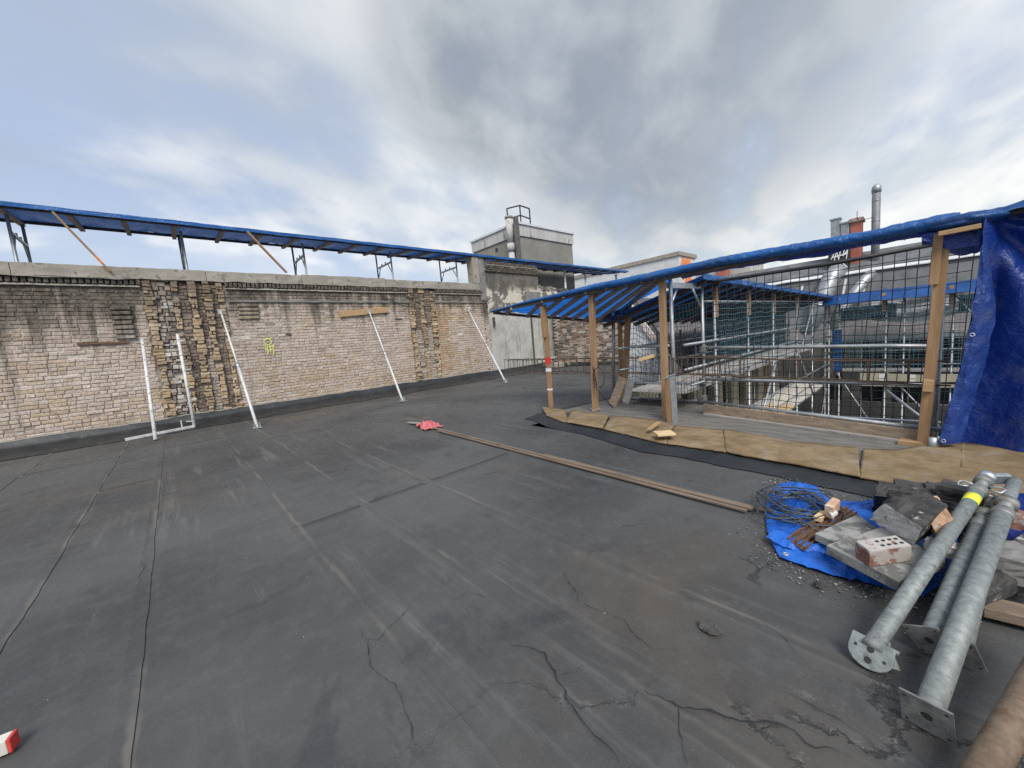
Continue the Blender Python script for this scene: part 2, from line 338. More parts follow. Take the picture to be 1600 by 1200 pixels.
def burlap():
    m, t, b = newmat('burlap')
    geo = nd(t, 'ShaderNodeTexCoord').outputs['Object']
    f = nz(t, geo, 5, 7, .65)
    c = mixc(t, sstep(t, f, .3, .7), (.175, .122, .068), (.30, .22, .13))
    c = mixc(t, mth(t, 'MULTIPLY', sstep(t, nz(t, geo, 3, 8, .72, .5, 2.0), .50, .66), .5), c, (.33, .30, .25))
    c = mixc(t, mth(t, 'MULTIPLY', sstep(t, nz(t, geo, 70, 5, .75), .52, .66), .45), c, (.16, .11, .06))
    mf_ = nd(t, 'ShaderNodeMapping', ins={0: geo}); mf_.inputs['Scale'].default_value = (14, 150, 14)
    c = mixc(t, mth(t, 'MULTIPLY', sstep(t, nz(t, mf_.outputs[0], 1.0, 5, .7, .4), .50, .62), .55), c, (.13, .09, .05))
    st = sstep(t, nz(t, geo, 4.5, 6, .68, .3, 7.0), .54, .70)
    c = mixc(t, mth(t, 'MULTIPLY', st, .6), c, (.14, .105, .07))
    t.links.new(c, b.inputs['Base Color']); b.inputs['Roughness'].default_value = .96; b.inputs['Specular IOR Level'].default_value = .15
    bump(t, b, nz(t, geo, 160, 4, .75), .7, .003)
burlap()

def peel():
    m, t, b = newmat('peeling_plaster')
    geo = nd(t, 'ShaderNodeNewGeometry').outputs['Position']
    s = nd(t, 'ShaderNodeSeparateXYZ', ins={0: geo})
    e = nz(t, geo, 1.5, 8, .65, .5)
    up = sstep(t, s.outputs[2], 2.1, 2.6)
    low = mixc(t, sstep(t, nz(t, geo, 2.2, 7, .65), .3, .7), (.37, .36, .33), (.50, .49, .455))
    ms = nd(t, 'ShaderNodeMapping', ins={0: geo}); ms.inputs['Scale'].default_value = (1, 3, .25)
    low = mixc(t, mth(t, 'MULTIPLY', sstep(t, nz(t, ms.outputs[0], 2, 5, .6), .54, .7), .6), low, (.22, .21, .19))
    hi = mixc(t, sstep(t, e, .50, .54), (.58, .53, .44), (.17, .155, .135))
    c = mixc(t, up, low, hi)
    c = mixc(t, mth(t, 'MULTIPLY', sstep(t, mth(t, 'ADD', s.outputs[2], mth(t, 'MULTIPLY', e, 1.2)), 3.75, 4.15), .9), c, (.10, .09, .078))
    t.links.new(c, b.inputs['Base Color']); b.inputs['Roughness'].default_value = .95
    bump(t, b, mth(t, 'ADD', mth(t, 'MULTIPLY', sstep(t, e, .50, .54), .6), nz(t, geo, 40, 6, .7)), .6, .012)
peel()

# ---------------------------------------------------------------- mesh helpers
class MB:
    def __init__(s): s.v = []; s.f = []; s.c = []; s.uv = None
    def add(s, vs, fs, c=None):
        o = len(s.v); s.v += [V(p) for p in vs]; s.f += [tuple(i + o for i in f) for f in fs]
        if c is not None: s.c += [c] * len(vs)
        return s
    def hexa(s, p, c=None):      # 4 bottom, 4 top, both counter-clockwise from above
        return s.add(p, [(3, 2, 1, 0), (4, 5, 6, 7), (0, 1, 5, 4), (1, 2, 6, 5), (2, 3, 7, 6), (3, 0, 4, 7)], c)
    def box(s, x0, x1, y0, y1, z0, z1, c=None):
        return s.hexa([(x0, y0, z0), (x1, y0, z0), (x1, y1, z0), (x0, y1, z0), (x0, y0, z1), (x1, y0, z1), (x1, y1, z1), (x0, y1, z1)], c)
    def beam(s, p, q, w, h, up=(0, 0, 1), j=0):
        p, q = V(p), V(q); d = (q - p).normalized(); up = V(up)
        if abs(d.dot(up)) > .99: up = V((0, 1, 0))
        a = d.cross(up).normalized(); b = a.cross(d).normalized()
        pts = []
        for e in (p, q):
            for sa, sb in ((-1, -1), (1, -1), (1, 1), (-1, 1)):
                pts.append(e + a * sa * w / 2 + b * sb * h / 2 + V([random.uniform(-j, j) for _ in range(3)]))
        return s.add(pts, [(3, 2, 1, 0), (4, 5, 6, 7), (0, 1, 5, 4), (1, 2, 6, 5), (2, 3, 7, 6), (3, 0, 4, 7)][::1])
    def tube(s, pts, r, n=8, cap=True, rr=None):
        pts = [V(p) for p in pts]; rings = []; a = None
        for i, p in enumerate(pts):
            d = ((pts[min(i + 1, len(pts) - 1)] - pts[max(i - 1, 0)])).normalized()
            if a is None:
                a = d.cross(V((0, 0, 1)) if abs(d.z) < .95 else V((0, 1, 0))).normalized()
            else: a = (a - d * a.dot(d)).normalized()
            b = d.cross(a); rad = rr[i] if rr else r
            rings.append([p + (a * math.cos(t * 2 * math.pi / n) + b * math.sin(t * 2 * math.pi / n)) * rad for t in range(n)])
        vs = [x for g in rings for x in g]; fs = []
        for i in range(len(pts) - 1):
            for t in range(n):
                u = (t + 1) % n; fs.append((i * n + t, i * n + u, i * n + n + u, i * n + n + t))
        if cap: fs += [tuple(range(n))[::-1], tuple((len(pts) - 1) * n + t for t in range(n))]
        return s.add(vs, fs)
    def sheet(s, fn, nu, nv, thick=0, tv=(0, 0, -1), uvs=None):
        o = len(s.v); g = [[V(fn(i / nu, j / nv)) for j in range(nv + 1)] for i in range(nu + 1)]
        vs = [p for r_ in g for p in r_]; fs = []
        for i in range(nu):
            for j in range(nv):
                a = i * (nv + 1) + j; fs.append((a, a + nv + 1, a + nv + 2, a + 1))
        if thick:
            m = len(vs); t = V(tv) * thick; vs += [p + t for p in vs]
            fs += [tuple(x + m for x in f[::-1]) for f in fs]
            ed = [i * (nv + 1) for i in range(nu + 1)] + [nu * (nv + 1) + j for j in range(1, nv + 1)] + [i * (nv + 1) + nv for i in range(nu - 1, -1, -1)] + [j for j in range(nv - 1, 0, -1)]
            for k in range(len(ed)):
                a, b = ed[k], ed[(k + 1) % len(ed)]; fs.append((b, a, a + m, b + m))
        s.add(vs, fs)
        if uvs: s.uv = [(i / nu * uvs[0], j / nv * uvs[1]) for i in range(nu + 1) for j in range(nv + 1)] * (2 if thick else 1)
        return s
    def prism(s, poly, z0, z1, jit=0):
        n = len(poly)
        vs = [(x + random.uniform(-jit, jit), y + random.uniform(-jit, jit), z0) for x, y in poly] + [(x, y, z1 + random.uniform(-jit, jit)) for x, y in poly]
        return s.add(vs, [tuple(range(n))[::-1], tuple(range(n, 2 * n))] + [(i, (i + 1) % n, n + (i + 1) % n, n + i) for i in range(n)])
    def mesh(s, name, m, smooth=False):
        me = bpy.data.meshes.new(name); me.from_pydata([tuple(p) for p in s.v], [], s.f); me.update()
        if s.c and len(s.c) == len(s.v):
            a = me.color_attributes.new('col', 'FLOAT_COLOR', 'POINT')
            a.data.foreach_set('color', [x for c in s.c for x in (*c, 1)])
        if s.uv:
            l = me.uv_layers.new(name='UVMap')
            for lp in me.loops: l.data[lp.index].uv = s.uv[lp.vertex_index]
        me.materials.append(MATS[m])
        if smooth: me.polygons.foreach_set('use_smooth', [True] * len(me.polygons))
        return me
    def build(s, name, m, parent=None, smooth=False, bevel=0, fix=True):
        if fix:
            me = s.mesh(name, m, smooth); bm = bmesh.new(); bm.from_mesh(me); bmesh.ops.recalc_face_normals(bm, faces=bm.faces); bm.to_mesh(me); bm.free()
        else: me = s.mesh(name, m, smooth)
        return link(name, me, parent, bevel)
def link(name, me, parent=None, bevel=0):
    o = bpy.data.objects.new(name, me); col.objects.link(o)
    if parent is not None:
        o.parent = parent
        if parent.parent is None: o.location = -parent.location
    if bevel:
        b = o.modifiers.new('bevel', 'BEVEL'); b.width = bevel; b.segments = 2; b.limit_method = 'ANGLE'; b.angle_limit = R(40)
    return o
def tag(o, label=None, cat=None, group=None, kind=None):
    if label: o['label'] = label
    if cat: o['category'] = cat
    if group: o['group'] = group
    if kind: o['kind'] = kind
    return o
def thing(name, loc, label, cat, group=None):
    e = bpy.data.objects.new(name, None); col.objects.link(e); e.location = V(loc); e.empty_display_size = .1
    return tag(e, label, cat, group)
def fb(x, y=0.0, z=0.0, o=4): return noise.fractal(V((x, y, z)), 1.0, 2.0, o)
def lerp(a, b, t): return a + (b - a) * t
def lerpc(a, b, t): return tuple(lerp(x, y, t) for x, y in zip(a, b))
def ss(x, a, b):
    t = max(0, min(1, (x - a) / (b - a))); return t * t * (3 - 2 * t)
def wobble(p, q, n, amp, seed=0, f=2.0):      # a slightly irregular line of points
    p, q = V(p), V(q); out = []
    for i in range(n + 1):
        t = i / n; e = min(1, min(t, 1 - t) * 8)
        out.append(p.lerp(q, t) + V((fb(t * f + seed), fb(t * f + seed + 40), fb(t * f + seed + 80))) * amp * e)
    return out

# ================================================================ THE SETTING
g = MB().box(-900, 900, -900, 900, -15.2, -15).build('ground', 'courtyard_ground'); tag(g, 'dark ground far below the roof', 'ground', kind='structure')
XW = -11.5
# own roof: slab, then torch-on sheets with lapped seams
slab = MB(); slab.box(XW, 6, -12, 3.6, -.5, -.03); slab.box(XW, -4.0, 3.6, 13.2, -.5, -.031)
roof = slab.build('roof_surface', 'flashing'); tag(roof, 'flat dark bitumen roof with lapped sheets', 'roof', kind='structure')
ys = [-12, -9.2, -8.1, -7, -5.95, -4.9, -3.85, -2.8, -1.8, -.84, -.33, .50, 1.02, 1.62, 2.68, 3.72, 4.75, 5.8, 6.85, 7.9, 8.95, 10, 11.05, 12.1, 13.2]
def floor_h(x, y): return .012 * fb(x * .5, y * .5, 3.3, 3) + .004 * fb(x * 2, y * 2, 8, 3)
for i in range(len(ys) - 1):
    y0, y1 = ys[i], ys[i + 1]; xe = 5.9 if y1 < 3.7 else (3.0 if y1 < 3.8 else -3.95)
    cuts = [XW + .05, -3.16 if y0 < 2.6 and y0 > .4 else (-6.1 if i % 2 else -8.4), xe]
    if y1 > 4.6: cuts = [XW + .05, xe]
    for k in range(len(cuts) - 1):
        xa, xb = cuts[k], cuts[k + 1]; L = xb - xa
        def fn(u_, v_, xa=xa, xb=xb, y0=y0, y1=y1, k=k):
            x = lerp(xa - (.05 if k else 0), xb, u_)
            k_ = v_ * 12; vr = lerp(0, 1 - .066 / (y1 - y0 + .06), k_ / 10) if k_ < 10.5 else (1 - .058 / (y1 - y0 + .06) if k_ < 11.5 else 1.0)
            y = lerp(y0, y1 + .06, vr)
            if v_ > .99: y += .012 * fb(x * 1.6, i * 7.1, 1) + .006 * fb(x * 7, i * 3.1, 2)
            if v_ < .01: y += .004 * fb(x * 3, i * 5, 4)
            z = floor_h(x, y) + (.0055 if k_ > 10.5 else 0) + (.006 * ss(1 - u_, .985, 1) if k else 0)
            return (x, y, z)
        s_ = MB().sheet(fn, max(8, int(L / .10)), 12, .005, (0, 0, -1)).build('membrane_sheet', 'membrane', roof, True, fix=False)
        for ip in range(len(s_.data.polygons)):
            if ip >= max(8, int(L / .10)) * 12 or ip % 12 >= 10: s_.data.polygons[ip].use_smooth = False

# upturned flashing against the brick wall
def fl(u_, v_):
    y = lerp(-12, 13.1, u_); n_ = fb(y * 1.3, 5, 1)
    top = .20 + .035 * fb(y * .8, 2, 2)
    pts = [(-10.35 + .06 * n_, .014), (-11.05 + .03 * n_, .03), (-11.38, .08 + .02 * n_), (-11.47, top)]
    a = v_ * 3; k = min(2, int(a)); t = a - k
    return (lerp(pts[k][0], pts[k + 1][0], t) + .012 * fb(y * 4, v_ * 3, 7), y, lerp(pts[k][1], pts[k + 1][1], t) + .012 * fb(y * 3, v_ * 4, 9) * v_ * (1 - v_) * 3 + (floor_h(-10.35, y) - .004) * (1 - v_))
f_ = MB().sheet(fl, 240, 9).build('wall_flashing', 'flashing', None, True); tag(f_, 'black bitumen upturn along the foot of the brick wall', 'flashing', kind='structure')
MB().sheet(lambda a, b: (XW + .014 + .008 * b, lerp(-12, 9.1, a), .215 + .035 * fb(lerp(-12, 9.1, a) * .8, 2, 2) + (-.004 if b < .5 else .022)), 200, 2).build('flashing_strip', 'plaster_pale', f_)

# neighbouring roof behind the wall, lower
nb = MB().box(-60, XW - .30, -30, 60, -15, .8).build('neighbour_roof', 'concrete_dark'); tag(nb, 'lower flat roof of the neighbouring house', 'roof', kind='structure')

# ================================================================ BRICK WALL
PALE = [(.54, .445, .39), (.51, .41, .35), (.56, .48, .425), (.52, .425, .355), (.53, .46, .41), (.47, .37, .31)]
TAN = [(.48, .375, .265), (.45, .35, .245), (.50, .405, .30), (.42, .325, .225)]
OCH = [(.46, .33, .17), (.53, .41, .25), (.42, .29, .16), (.58, .49, .36), (.47, .37, .26), (.36, .25, .16)]
DARK = [(.13, .11, .098), (.19, .155, .135), (.26, .205, .175), (.32, .25, .205), (.16, .135, .12)]
MOTT = [(.56, .52, .47), (.20, .17, .15), (.46, .40, .35), (.60, .56, .51), (.14, .12, .11), (.40, .33, .28), (.34, .27, .22)]
SOOT = (.085, .074, .060)
def soot(y, z):
    n_ = fb(y * .8, z * .5, 11) * .7 + fb(y * 3.1, z * .35, 17) * .9
    a = ss(z + n_ * .55, 2.3, 2.85)
    if y < -.2: a = max(a, ss(z + n_ * .9, 1.45, 2.75))
    elif y < 6: a = max(a, .55 * ss(z + n_ * 1.3, 1.7, 2.8))
    if y > 6: a = ss(z + n_ * .25, 2.6, 2.85)
    return min(1, a)
def brickc(y, z, rg):
    t = ss(fb(y * .7, z * .8, 3) + (.25 if z < 1.1 else -.05), -.1, .35)
    c = rg.choice(TAN if rg.random() < t * .5 else PALE)
    if 7.05 < y < 7.55 + .2 * fb(z * 2, 3, 3) and z < 2.75 and z > .3: c = rg.choice([(.44, .26, .14), (.47, .30, .18), (.40, .25, .15), (.45, .36, .27)])
    if 7.5 < y < 8.4 and 2.2 < z < 2.75: c = rg.choice(OCH)
    k = rg.uniform(.9, 1.06); c = tuple(x * k for x in lerpc((.49, .40, .325), c, .75))
    s_ = soot(y, z) * rg.uniform(.0, .55)
    if rg.random() < .06: s_ *= .3
    return lerpc(c, SOOT, s_)
FLUE1 = [(-.22, -.07, OCH, .05, 0), (-.07, .22, MOTT, -.01, 0), (.22, .35, OCH, .015, 0), (.35, .53, DARK, -.06, 0), (.53, .67, OCH, .045, 0), (.67, .80, DARK, -.05, 1), (.80, .93, OCH, .03, 0), (.93, 1.06, DARK, -.07, 0), (1.06, 1.18, OCH, .04, 0)]
FLUE2 = [(6.03, 6.19, OCH, .04, 0), (6.19, 6.42, DARK, -.05, 1), (6.42, 6.57, OCH, .03, 0), (6.57, 6.84, DARK, -.06, 1), (6.84, 6.99, OCH, .04, 0)]
rg = random.Random(3)
bricks = []      # centre, size(x,y,z), rotation, colour
Z0, C_ = .13, .0770
nc = int((3.13 - Z0) / C_)
for r_ in range(nc):
    z = Z0 + r_ * C_
    y = -7.5 + (.125 if r_ % 2 else 0) + rg.uniform(-.03, .03)
    while y < 9.08:
        L = .245 if rg.random() < .45 else .122
        e = min(y + L, 9.1); yc = (y + e) / 2
        skip = False
        for a, b in ((-.24, 1.2), (6.01, 7.01)):
            if y < b and e > a:
                if y < a and a - y > .05: e = a; yc = (y + e) / 2
                elif e > b and e - b > .05: y = b; yc = (y + e) / 2
                else: skip = True
        if not skip and e - y > .03:
            pr = rg.gauss(.0, .0035)
            if rg.random() < .03: pr -= .02
            c = brickc(yc, z, rg)
            bricks.append((V((XW + pr - .03, yc, z + C_ / 2)), V((.06, e - y - .012, .066)), rg.uniform(-.012, .012), c))
        y = e
for FL in (FLUE1, FLUE2):
    for ci, (a, b, pal, pr, rounded) in enumerate(FL):
        z = .2 + rg.uniform(0, .05)
        while z < 3.24:
            h = .077 if pal is DARK else rg.choice([.077, .077, .06, .1])
            wob = .05 * fb(z * 1.1, ci * 3.7, 2) + .02 * fb(z * 5, ci * 2.1, 6)
            a_, b_ = a + .05 * fb(z * 1.3, ci * 5.1, 4), b + .05 * fb(z * 1.3, ci * 5.1 + 5.1, 4)
            n_ = 3 if pal is MOTT else (2 if rg.random() < (.5 if pal is DARK else .25) else 1)
            cut = sorted([0, 1] + [q / n_ + rg.uniform(-.12, .12) for q in range(1, n_)])
            for q in range(n_):
                ya, yb = lerp(a_, b_, cut[q]), lerp(a_, b_, cut[q + 1])
                c = rg.choice(pal); mean = tuple(sum(x[q_] for x in pal) / len(pal) for q_ in range(3)); c = lerpc(mean, c, .8 if pal is MOTT else .42); k = rg.uniform(.82, 1.12); c = tuple(x * k for x in c)
                if pal is DARK and rounded and z < 1.9 + .4 * fb(z, ci, 3): c = lerpc(c, (.46, .40, .35), rg.uniform(.5, .95))
                if pal is DARK and rg.random() < .1: c = lerpc(c, (.42, .33, .25), rg.uniform(.3, .8))
                if pal is OCH:
                    c = lerpc(c, (.27, .21, .16), .7 * ss(fb(ci * 4.4, z * .9, 8), .0, .4))
                    c = lerpc(c, SOOT, .85 * ss(z + .6 * fb(a * 9, z * 2, 5), 2.3, 3.1) * rg.random())
                if z > 2.85 and rg.random() < .4: c = lerpc(c, (.24, .18, .14), .7)
                j = .026 if pal is not DARK else .014
                if rg.random() < .06: continue
                bricks.append((V((XW - .05 + pr * .75 + rg.gauss(0, j * .6), (ya + yb) / 2 + rg.uniform(-j, j) * .5, z + h / 2 + rg.uniform(-.008, .008))), V((.12, max(.03, (yb - ya) * (rg.uniform(.72, 1.3) if pal is OCH else rg.uniform(.90, 1.04)) - .008), h - rg.uniform(.006, .014))), rg.uniform(-.1, .1), c))
            z += h
# soldier course under the coping, with the little string course below it
for a, b in ((-7.5, -.26), (1.22, 6.0), (7.03, 9.08)):
    y = a
    while y < b:
        k = rg.uniform(.7, 1.35)
        c = tuple(x * k for x in rg.choice([(.10, .09, .08), (.14, .12, .105), (.085, .075, .07), (.19, .165, .14)]))
        if rg.random() < .06: c = (.32, .29, .25)
        bricks.append((V((XW + .012 + rg.gauss(0, .004), y + .036, 3.205 + rg.gauss(0, .003))), V((.10, .066, .105)), 0, c)); y += .091
# toothed repair beside the broad flue and a corbelled strip under the string course
for r_ in range(7):
    bricks.append((V((XW + .015, -.62 + rg.uniform(-.02, .02), 2.06 + r_ * .1)), V((.09, .30, .07)), rg.uniform(-.02, .02), lerpc((.48, .42, .35), SOOT, .2 + .07 * r_)))
for r_ in range(4):
    bricks.append((V((XW + .012, 1.62 + rg.uniform(-.03, .03), 2.42 + r_ * .1)), V((.08, .42, .065)), 0, lerpc((.46, .38, .28), SOOT, .25)))
wall = thing('brick_wall', (XW, 1, 0), 'long pale brick wall with soot stains and broken flue strips', 'wall')
bm_ = MB()
ny, nz_ = 170, 34
def bk(u_, v_):
    y = lerp(-7.5, 9.1, u_)
    return (XW - (.075 if -.2 < y < 1.16 or 6.05 < y < 6.98 else .013), y, lerp(0, 3.2, v_))
bm_.sheet(bk, ny, nz_)
cc = []
for p in bm_.v:
    c = lerpc((.36, .30, .24), (.60, .55, .48), ss(fb(p.y * 1.7, p.z * 2.2, 21) + .25 * soot(p.y, p.z), .02, .4))
    if -.24 < p.y < 1.2 or 6.0 < p.y < 7.02: c = (.54, .50, .45) if p.y < .25 or 6.5 < p.y < 6.9 and p.z < 2 else (.40, .355, .30)
    cc.append(c)
bm_.c = cc
bm_.build('mortar_bed', 'brick', wall)
MB().box(XW - .27, XW - .16, -7.5, 9.1, -.4, 3.26).build('wall_core', 'concrete_dark', wall)
def brick_shape(mb, ctr, size, rot, c, rg):
    hx, hy, hz = size / 2; ch = .007
    pts = []
    for x, k in ((-hx, 0), (hx - ch, 0), (hx, ch)):
        for sy, sz in ((-1, -1), (1, -1), (1, 1), (-1, 1)):
            pts.append(V((x + (rg.gauss(0, .0022) if k else 0), sy * (hy - k * rg.uniform(.6, 2.0)), sz * (hz - k * rg.uniform(.6, 1.8)))))
    m3 = Matrix.Rotation(rot, 3, 'X')
    pts = [ctr + m3 @ p for p in pts]
    fs = [(8, 9, 10, 11)]
    for i in range(4):
        j = (i + 1) % 4; fs += [(i, j, 4 + j, 4 + i), (4 + i, 4 + j, 8 + j, 8 + i)]
    mb.add(pts, fs, c)
def vis(b):
    ctr, size = b[0], b[1]; d = depth(ctr)
    if d < .5: return 0
    v_ = ROT.transposed() @ (ctr - CAM); px = CX + F_PX * v_.x / -v_.z; py = CY - F_PX * v_.y / -v_.z
    if px < -5 or px > 1605: return 0
    nrm = abs((ctr - CAM).normalized().x)
    return size.y * size.z / d / d * nrm
order = sorted(range(len(bricks)), key=lambda i: -vis(bricks[i]))
near = order[:300]; rest = order[300:]
for i in near:
    ctr, size, rot, c = bricks[i]
    mb = MB(); brick_shape(mb, V((0, 0, 0)), size, rot, c, rg)
    o = mb.build('brick', 'brick', wall, fix=False); o.location = ctr - wall.location
mb = MB()
for i in rest: brick_shape(mb, *bricks[i], rg)
tag(mb.build('brickwork', 'brick', wall, fix=False), kind='stuff')
# string courses and concrete coping
for a, b in ((-7.5, -.26), (1.22, 6.0), (7.03, 9.08)):
    MB().sheet(lambda u_, v_, a=a, b=b: (XW + (.035 if v_ > .5 else .045) + .008 * fb(lerp(a, b, u_) * 5, 1, 1), lerp(a, b, u_), (3.105 if v_ < .5 else 3.142) + .01 * fb(lerp(a, b, u_) * 3, 2, 2)), int((b - a) * 12), 1, .10, (-1, 0, 0)).build('string_course', 'concrete', wall)
for a, b, zz in ((1.25, 6.02, 2.80), (7.03, 9.08, 2.81)):
    MB().sheet(lambda u_, v_, a=a, b=b, zz=zz: (XW + .03 + .012 * fb(lerp(a, b, u_) * 5, 1, 4), lerp(a, b, u_), zz + .05 * v_ + .012 * fb(lerp(a, b, u_) * 3, 2, 6)), int((b - a) * 12), 1, .06, (-1, 0, 0)).build('corbel_ledge', 'concrete_dark', wall)
yy = -7.5; k = 0
for y1 in (-4.6, -1.95, .9, 2.95, 5.3, 7.2, 9.0):
    zt = 3.52 + (.025 if k == 4 else 0)
    def cp(u_, v_, a=yy + .004, b=y1 - .004, zt=zt):
        y = lerp(a, b, u_); return (XW + .045 + .008 * fb(y * 4, v_ * 2, 3), y, lerp(3.275 + .018 * fb(y * 3, 1, 2), zt + .014 * fb(y * 1.5, 4, 9) - .02 * max(0, fb(y * 5, 2, 3)), v_))
    MB().sheet(cp, int((y1 - yy) * 10), 3, .36, (-1, 0, 0)).build('coping_block', 'concrete', wall, bevel=.006)
    yy = y1; k += 1
# torn zinc flashing under the coping at the left
MB().sheet(lambda u_, v_: (XW + .05 + .05 * v_, lerp(-7.5, -.3, u_), 3.272 - .012 * v_ - .02 * v_ * fb(lerp(-7.5, -.3, u_) * 2.2, 1, 3)), 90, 2, .006).build('zinc_drip', 'concrete_dark', wall)
# broken hole, rust bars, cable
MB().beam((XW + .018, -1.33, 1.955), (XW + .018, -.60, 1.945), .03, .04).build('iron_strip', 'rust', wall)
MB().tube([(XW + .05, 5.1, 2.98), (XW + .06, 5.45, 2.86), (XW + .05, 5.7, 2.72), (XW + .06, 6.0, 2.66)], .012, 6).build('cable', 'black_rubber', wall)
MB().prism([(XW + .0, 5.5), (XW + .016, 5.5), (XW + .016, 5.72), (XW + .0, 5.72)], 2.26, 2.31, .01).build('broken_pocket', 'soot', wall)  # raised dark block stands in for the shaded hollow
MB().prism([(XW + .0, 2.36), (XW + .014, 2.36), (XW + .014, 2.5), (XW + .0, 2.5)], 1.93, 1.98, .01).build('broken_pocket', 'soot', wall)  # same dark block in place of a shaded hollow
# yellow spray marks
def ribbon(pts, wd, fx):      # flat stroke; pts in a 2-D frame, fx maps to 3-D
    mb = MB(); pts = [V((a, b)) for a, b in pts]
    n_ = len(pts)
    for i in range(n_ - 1):
        d = (pts[i + 1] - pts[i]).normalized(); q = V((-d.y, d.x)) * wd / 2; e = d * wd * .3
        mb.add([fx(*(pts[i] - e + q)), fx(*(pts[i] - e - q)), fx(*(pts[i + 1] + e - q)), fx(*(pts[i + 1] + e + q))], [(0, 1, 2, 3)])
    return mb
sy = onx(419, 540, XW)
off = [0]
def fx(a, b):
    off[0] += .0003; return V((XW + .022 + (off[0] % .004), sy.y + a, sy.z + b))
ring = [(.0 + .085 * math.cos(t * .52), .10 + .075 * math.sin(t * .52)) for t in range(13)]
for st in (ring, [(-.02, .20), (.05, .17), (.1, .2)], [(-.06, -.0), (-.07, -.10), (.0, -.12), (.08, -.09)], [(-.02, .0), (-.03, -.09)], [(.04, .0), (.03, -.17)], [(.1, -.0), (.11, -.11), (.09, -.24)], [(-.02, -.14), (-.04, -.22)], [(.0, -.03), (.13, -.02)]):
    ribbon(st, .022, fx).build('spray_mark', 'spray_yellow', wall)

# ================================================================ TALLER RENDERED WALL, DOOR, END WALL
rw = thing('rendered_wall', (XW, 10.7, 0), 'taller wall with peeling pale render above the grey concrete face', 'wall')
MB().sheet(lambda a, b: (XW - .01 + .012 * fb(a * 9, b * 9, 3), lerp(9.32, 12.25, a), lerp(0, 4.02, b)), 50, 60, .25, (-1, 0, 0)).build('render_face', 'peeling_plaster', rw)
MB().box(XW - .3, XW + .05, 8.74, 9.02, 3.53, 4.5).build('pier', 'concrete', rw, bevel=.01)
MB().box(XW - .3, XW + .03, 9.03, 9.31, 2.9, 4.5).build('pier', 'concrete_dark', rw, bevel=.01)
mb = MB(); rg = random.Random(5)
for r_ in range(38):      # toothed brick edge of the higher wall
    brick_shape(mb, V((XW - .03, 9.2 + rg.uniform(-.03, .05), .2 + r_ * .077)), V((.1, .2, .066)), rg.uniform(-.05, .05), lerpc(rg.choice(PALE), SOOT, ss(r_, 20, 34)), rg)
for k in range(36):       # soldier course
    brick_shape(mb, V((XW + .02, 9.34 + k * .08, 4.32)), V((.1, .06, .12)), 0, tuple(x * rg.uniform(.7, 1.3) for x in (.22, .13, .09)), rg)
for r_ in range(3):
    for k in range(12): brick_shape(mb, V((XW + .0, 9.45 + k * .245 + (r_ % 2) * .12, 4.03 + r_ * .072)), V((.1, .235, .062)), 0, tuple(x * rg.uniform(.6, 1.4) for x in (.11, .10, .085)), rg)
tag(mb.build('edge_brickwork', 'brick', rw, fix=False), kind='stuff')
MB().sheet(lambda a, b: (XW + .07 + .01 * fb(a * 20, 1, 1), lerp(9.33, 12.2, a), 4.235 + .025 * b + .01 * fb(a * 9, 2, 2)), 40, 1, .1, (-1, 0, 0)).build('string_course', 'concrete', rw)
MB().box(XW + .0, XW + .1, 11.35, 12.23, 2.62, 3.28).build('concrete_patch', 'concrete_dark', rw, bevel=.01)
MB().box(XW + .0, XW + .09, 9.5, 9.56, 1.9, 2.25).build('iron_anchor', 'soot', rw)
MB().beam((XW + .02, 11.62, .2), (XW + .02, 11.62, 2.3), .06, .05).build('crack_strip', 'soot', rw)
MB().box(XW - .2, XW + .12, 12.27, 12.75, 0, 2.4).build('jamb', 'concrete', rw, bevel=.01)
MB().sheet(lambda a, b: (XW - .05 + .1 * fb(a * 5, b * 6, 7), lerp(12.3, 16, a), lerp(2.4, 3.6 - .35 * a + .2 * fb(a * 7, 1, 1), b)), 40, 16, .25, (-1, 0, 0)).build('render_remnant', 'peeling_plaster', rw)
dr = thing('steel_door', (XW - .05, 13.0, .1), 'grey steel door in the dark recess beside the rendered wall', 'door')
MB().box(XW - .08, XW - .03, 12.78, 13.25, .12, 2.25).build('door_leaf', 'galv_far', dr)
MB().box(XW - .025, XW - .012, 12.78, 13.2, 1.25, 1.30).build('crossbar', 'black_paint_and_hole', dr)
MB().box(XW - .1, XW + .0, 13.26, 13.36, 0, 2.4).build('door_frame', 'concrete_dark', dr)
st = thing('concrete_step', (XW + .6, 12.6, 0), 'pale sloping concrete step in front of the recessed steel door', 'step')
MB().prism([(XW + .1, 12.0), (XW + 1.0, 12.1), (XW + .9, 12.9), (XW + .1, 13.0)], 0, .16, .02).build('step_block', 'concrete', st)
MB().beam((XW + .5, 11.6, .3), (XW + .4, 12.5, .42), .2, .05).build('loose_board', 'wood_grey', st)
EW = 13.0
ew = thing('end_brick_wall', (-9.3, EW, 0), 'short dark brick wall with whitewash remains at the end of roof', 'wall')
mb = MB(); mo = MB()
mo.sheet(lambda a, b: (lerp(XW, -7.6, a), EW + .012, lerp(0, 3.0, b)), 40, 30)
mo.c = [lerpc((.46, .42, .36), (.12, .11, .1), ss(fb(p.x * 1.1, p.z * .6, 4), -.2, .3)) for p in mo.v]
mo.build('mortar_bed', 'brick', ew)
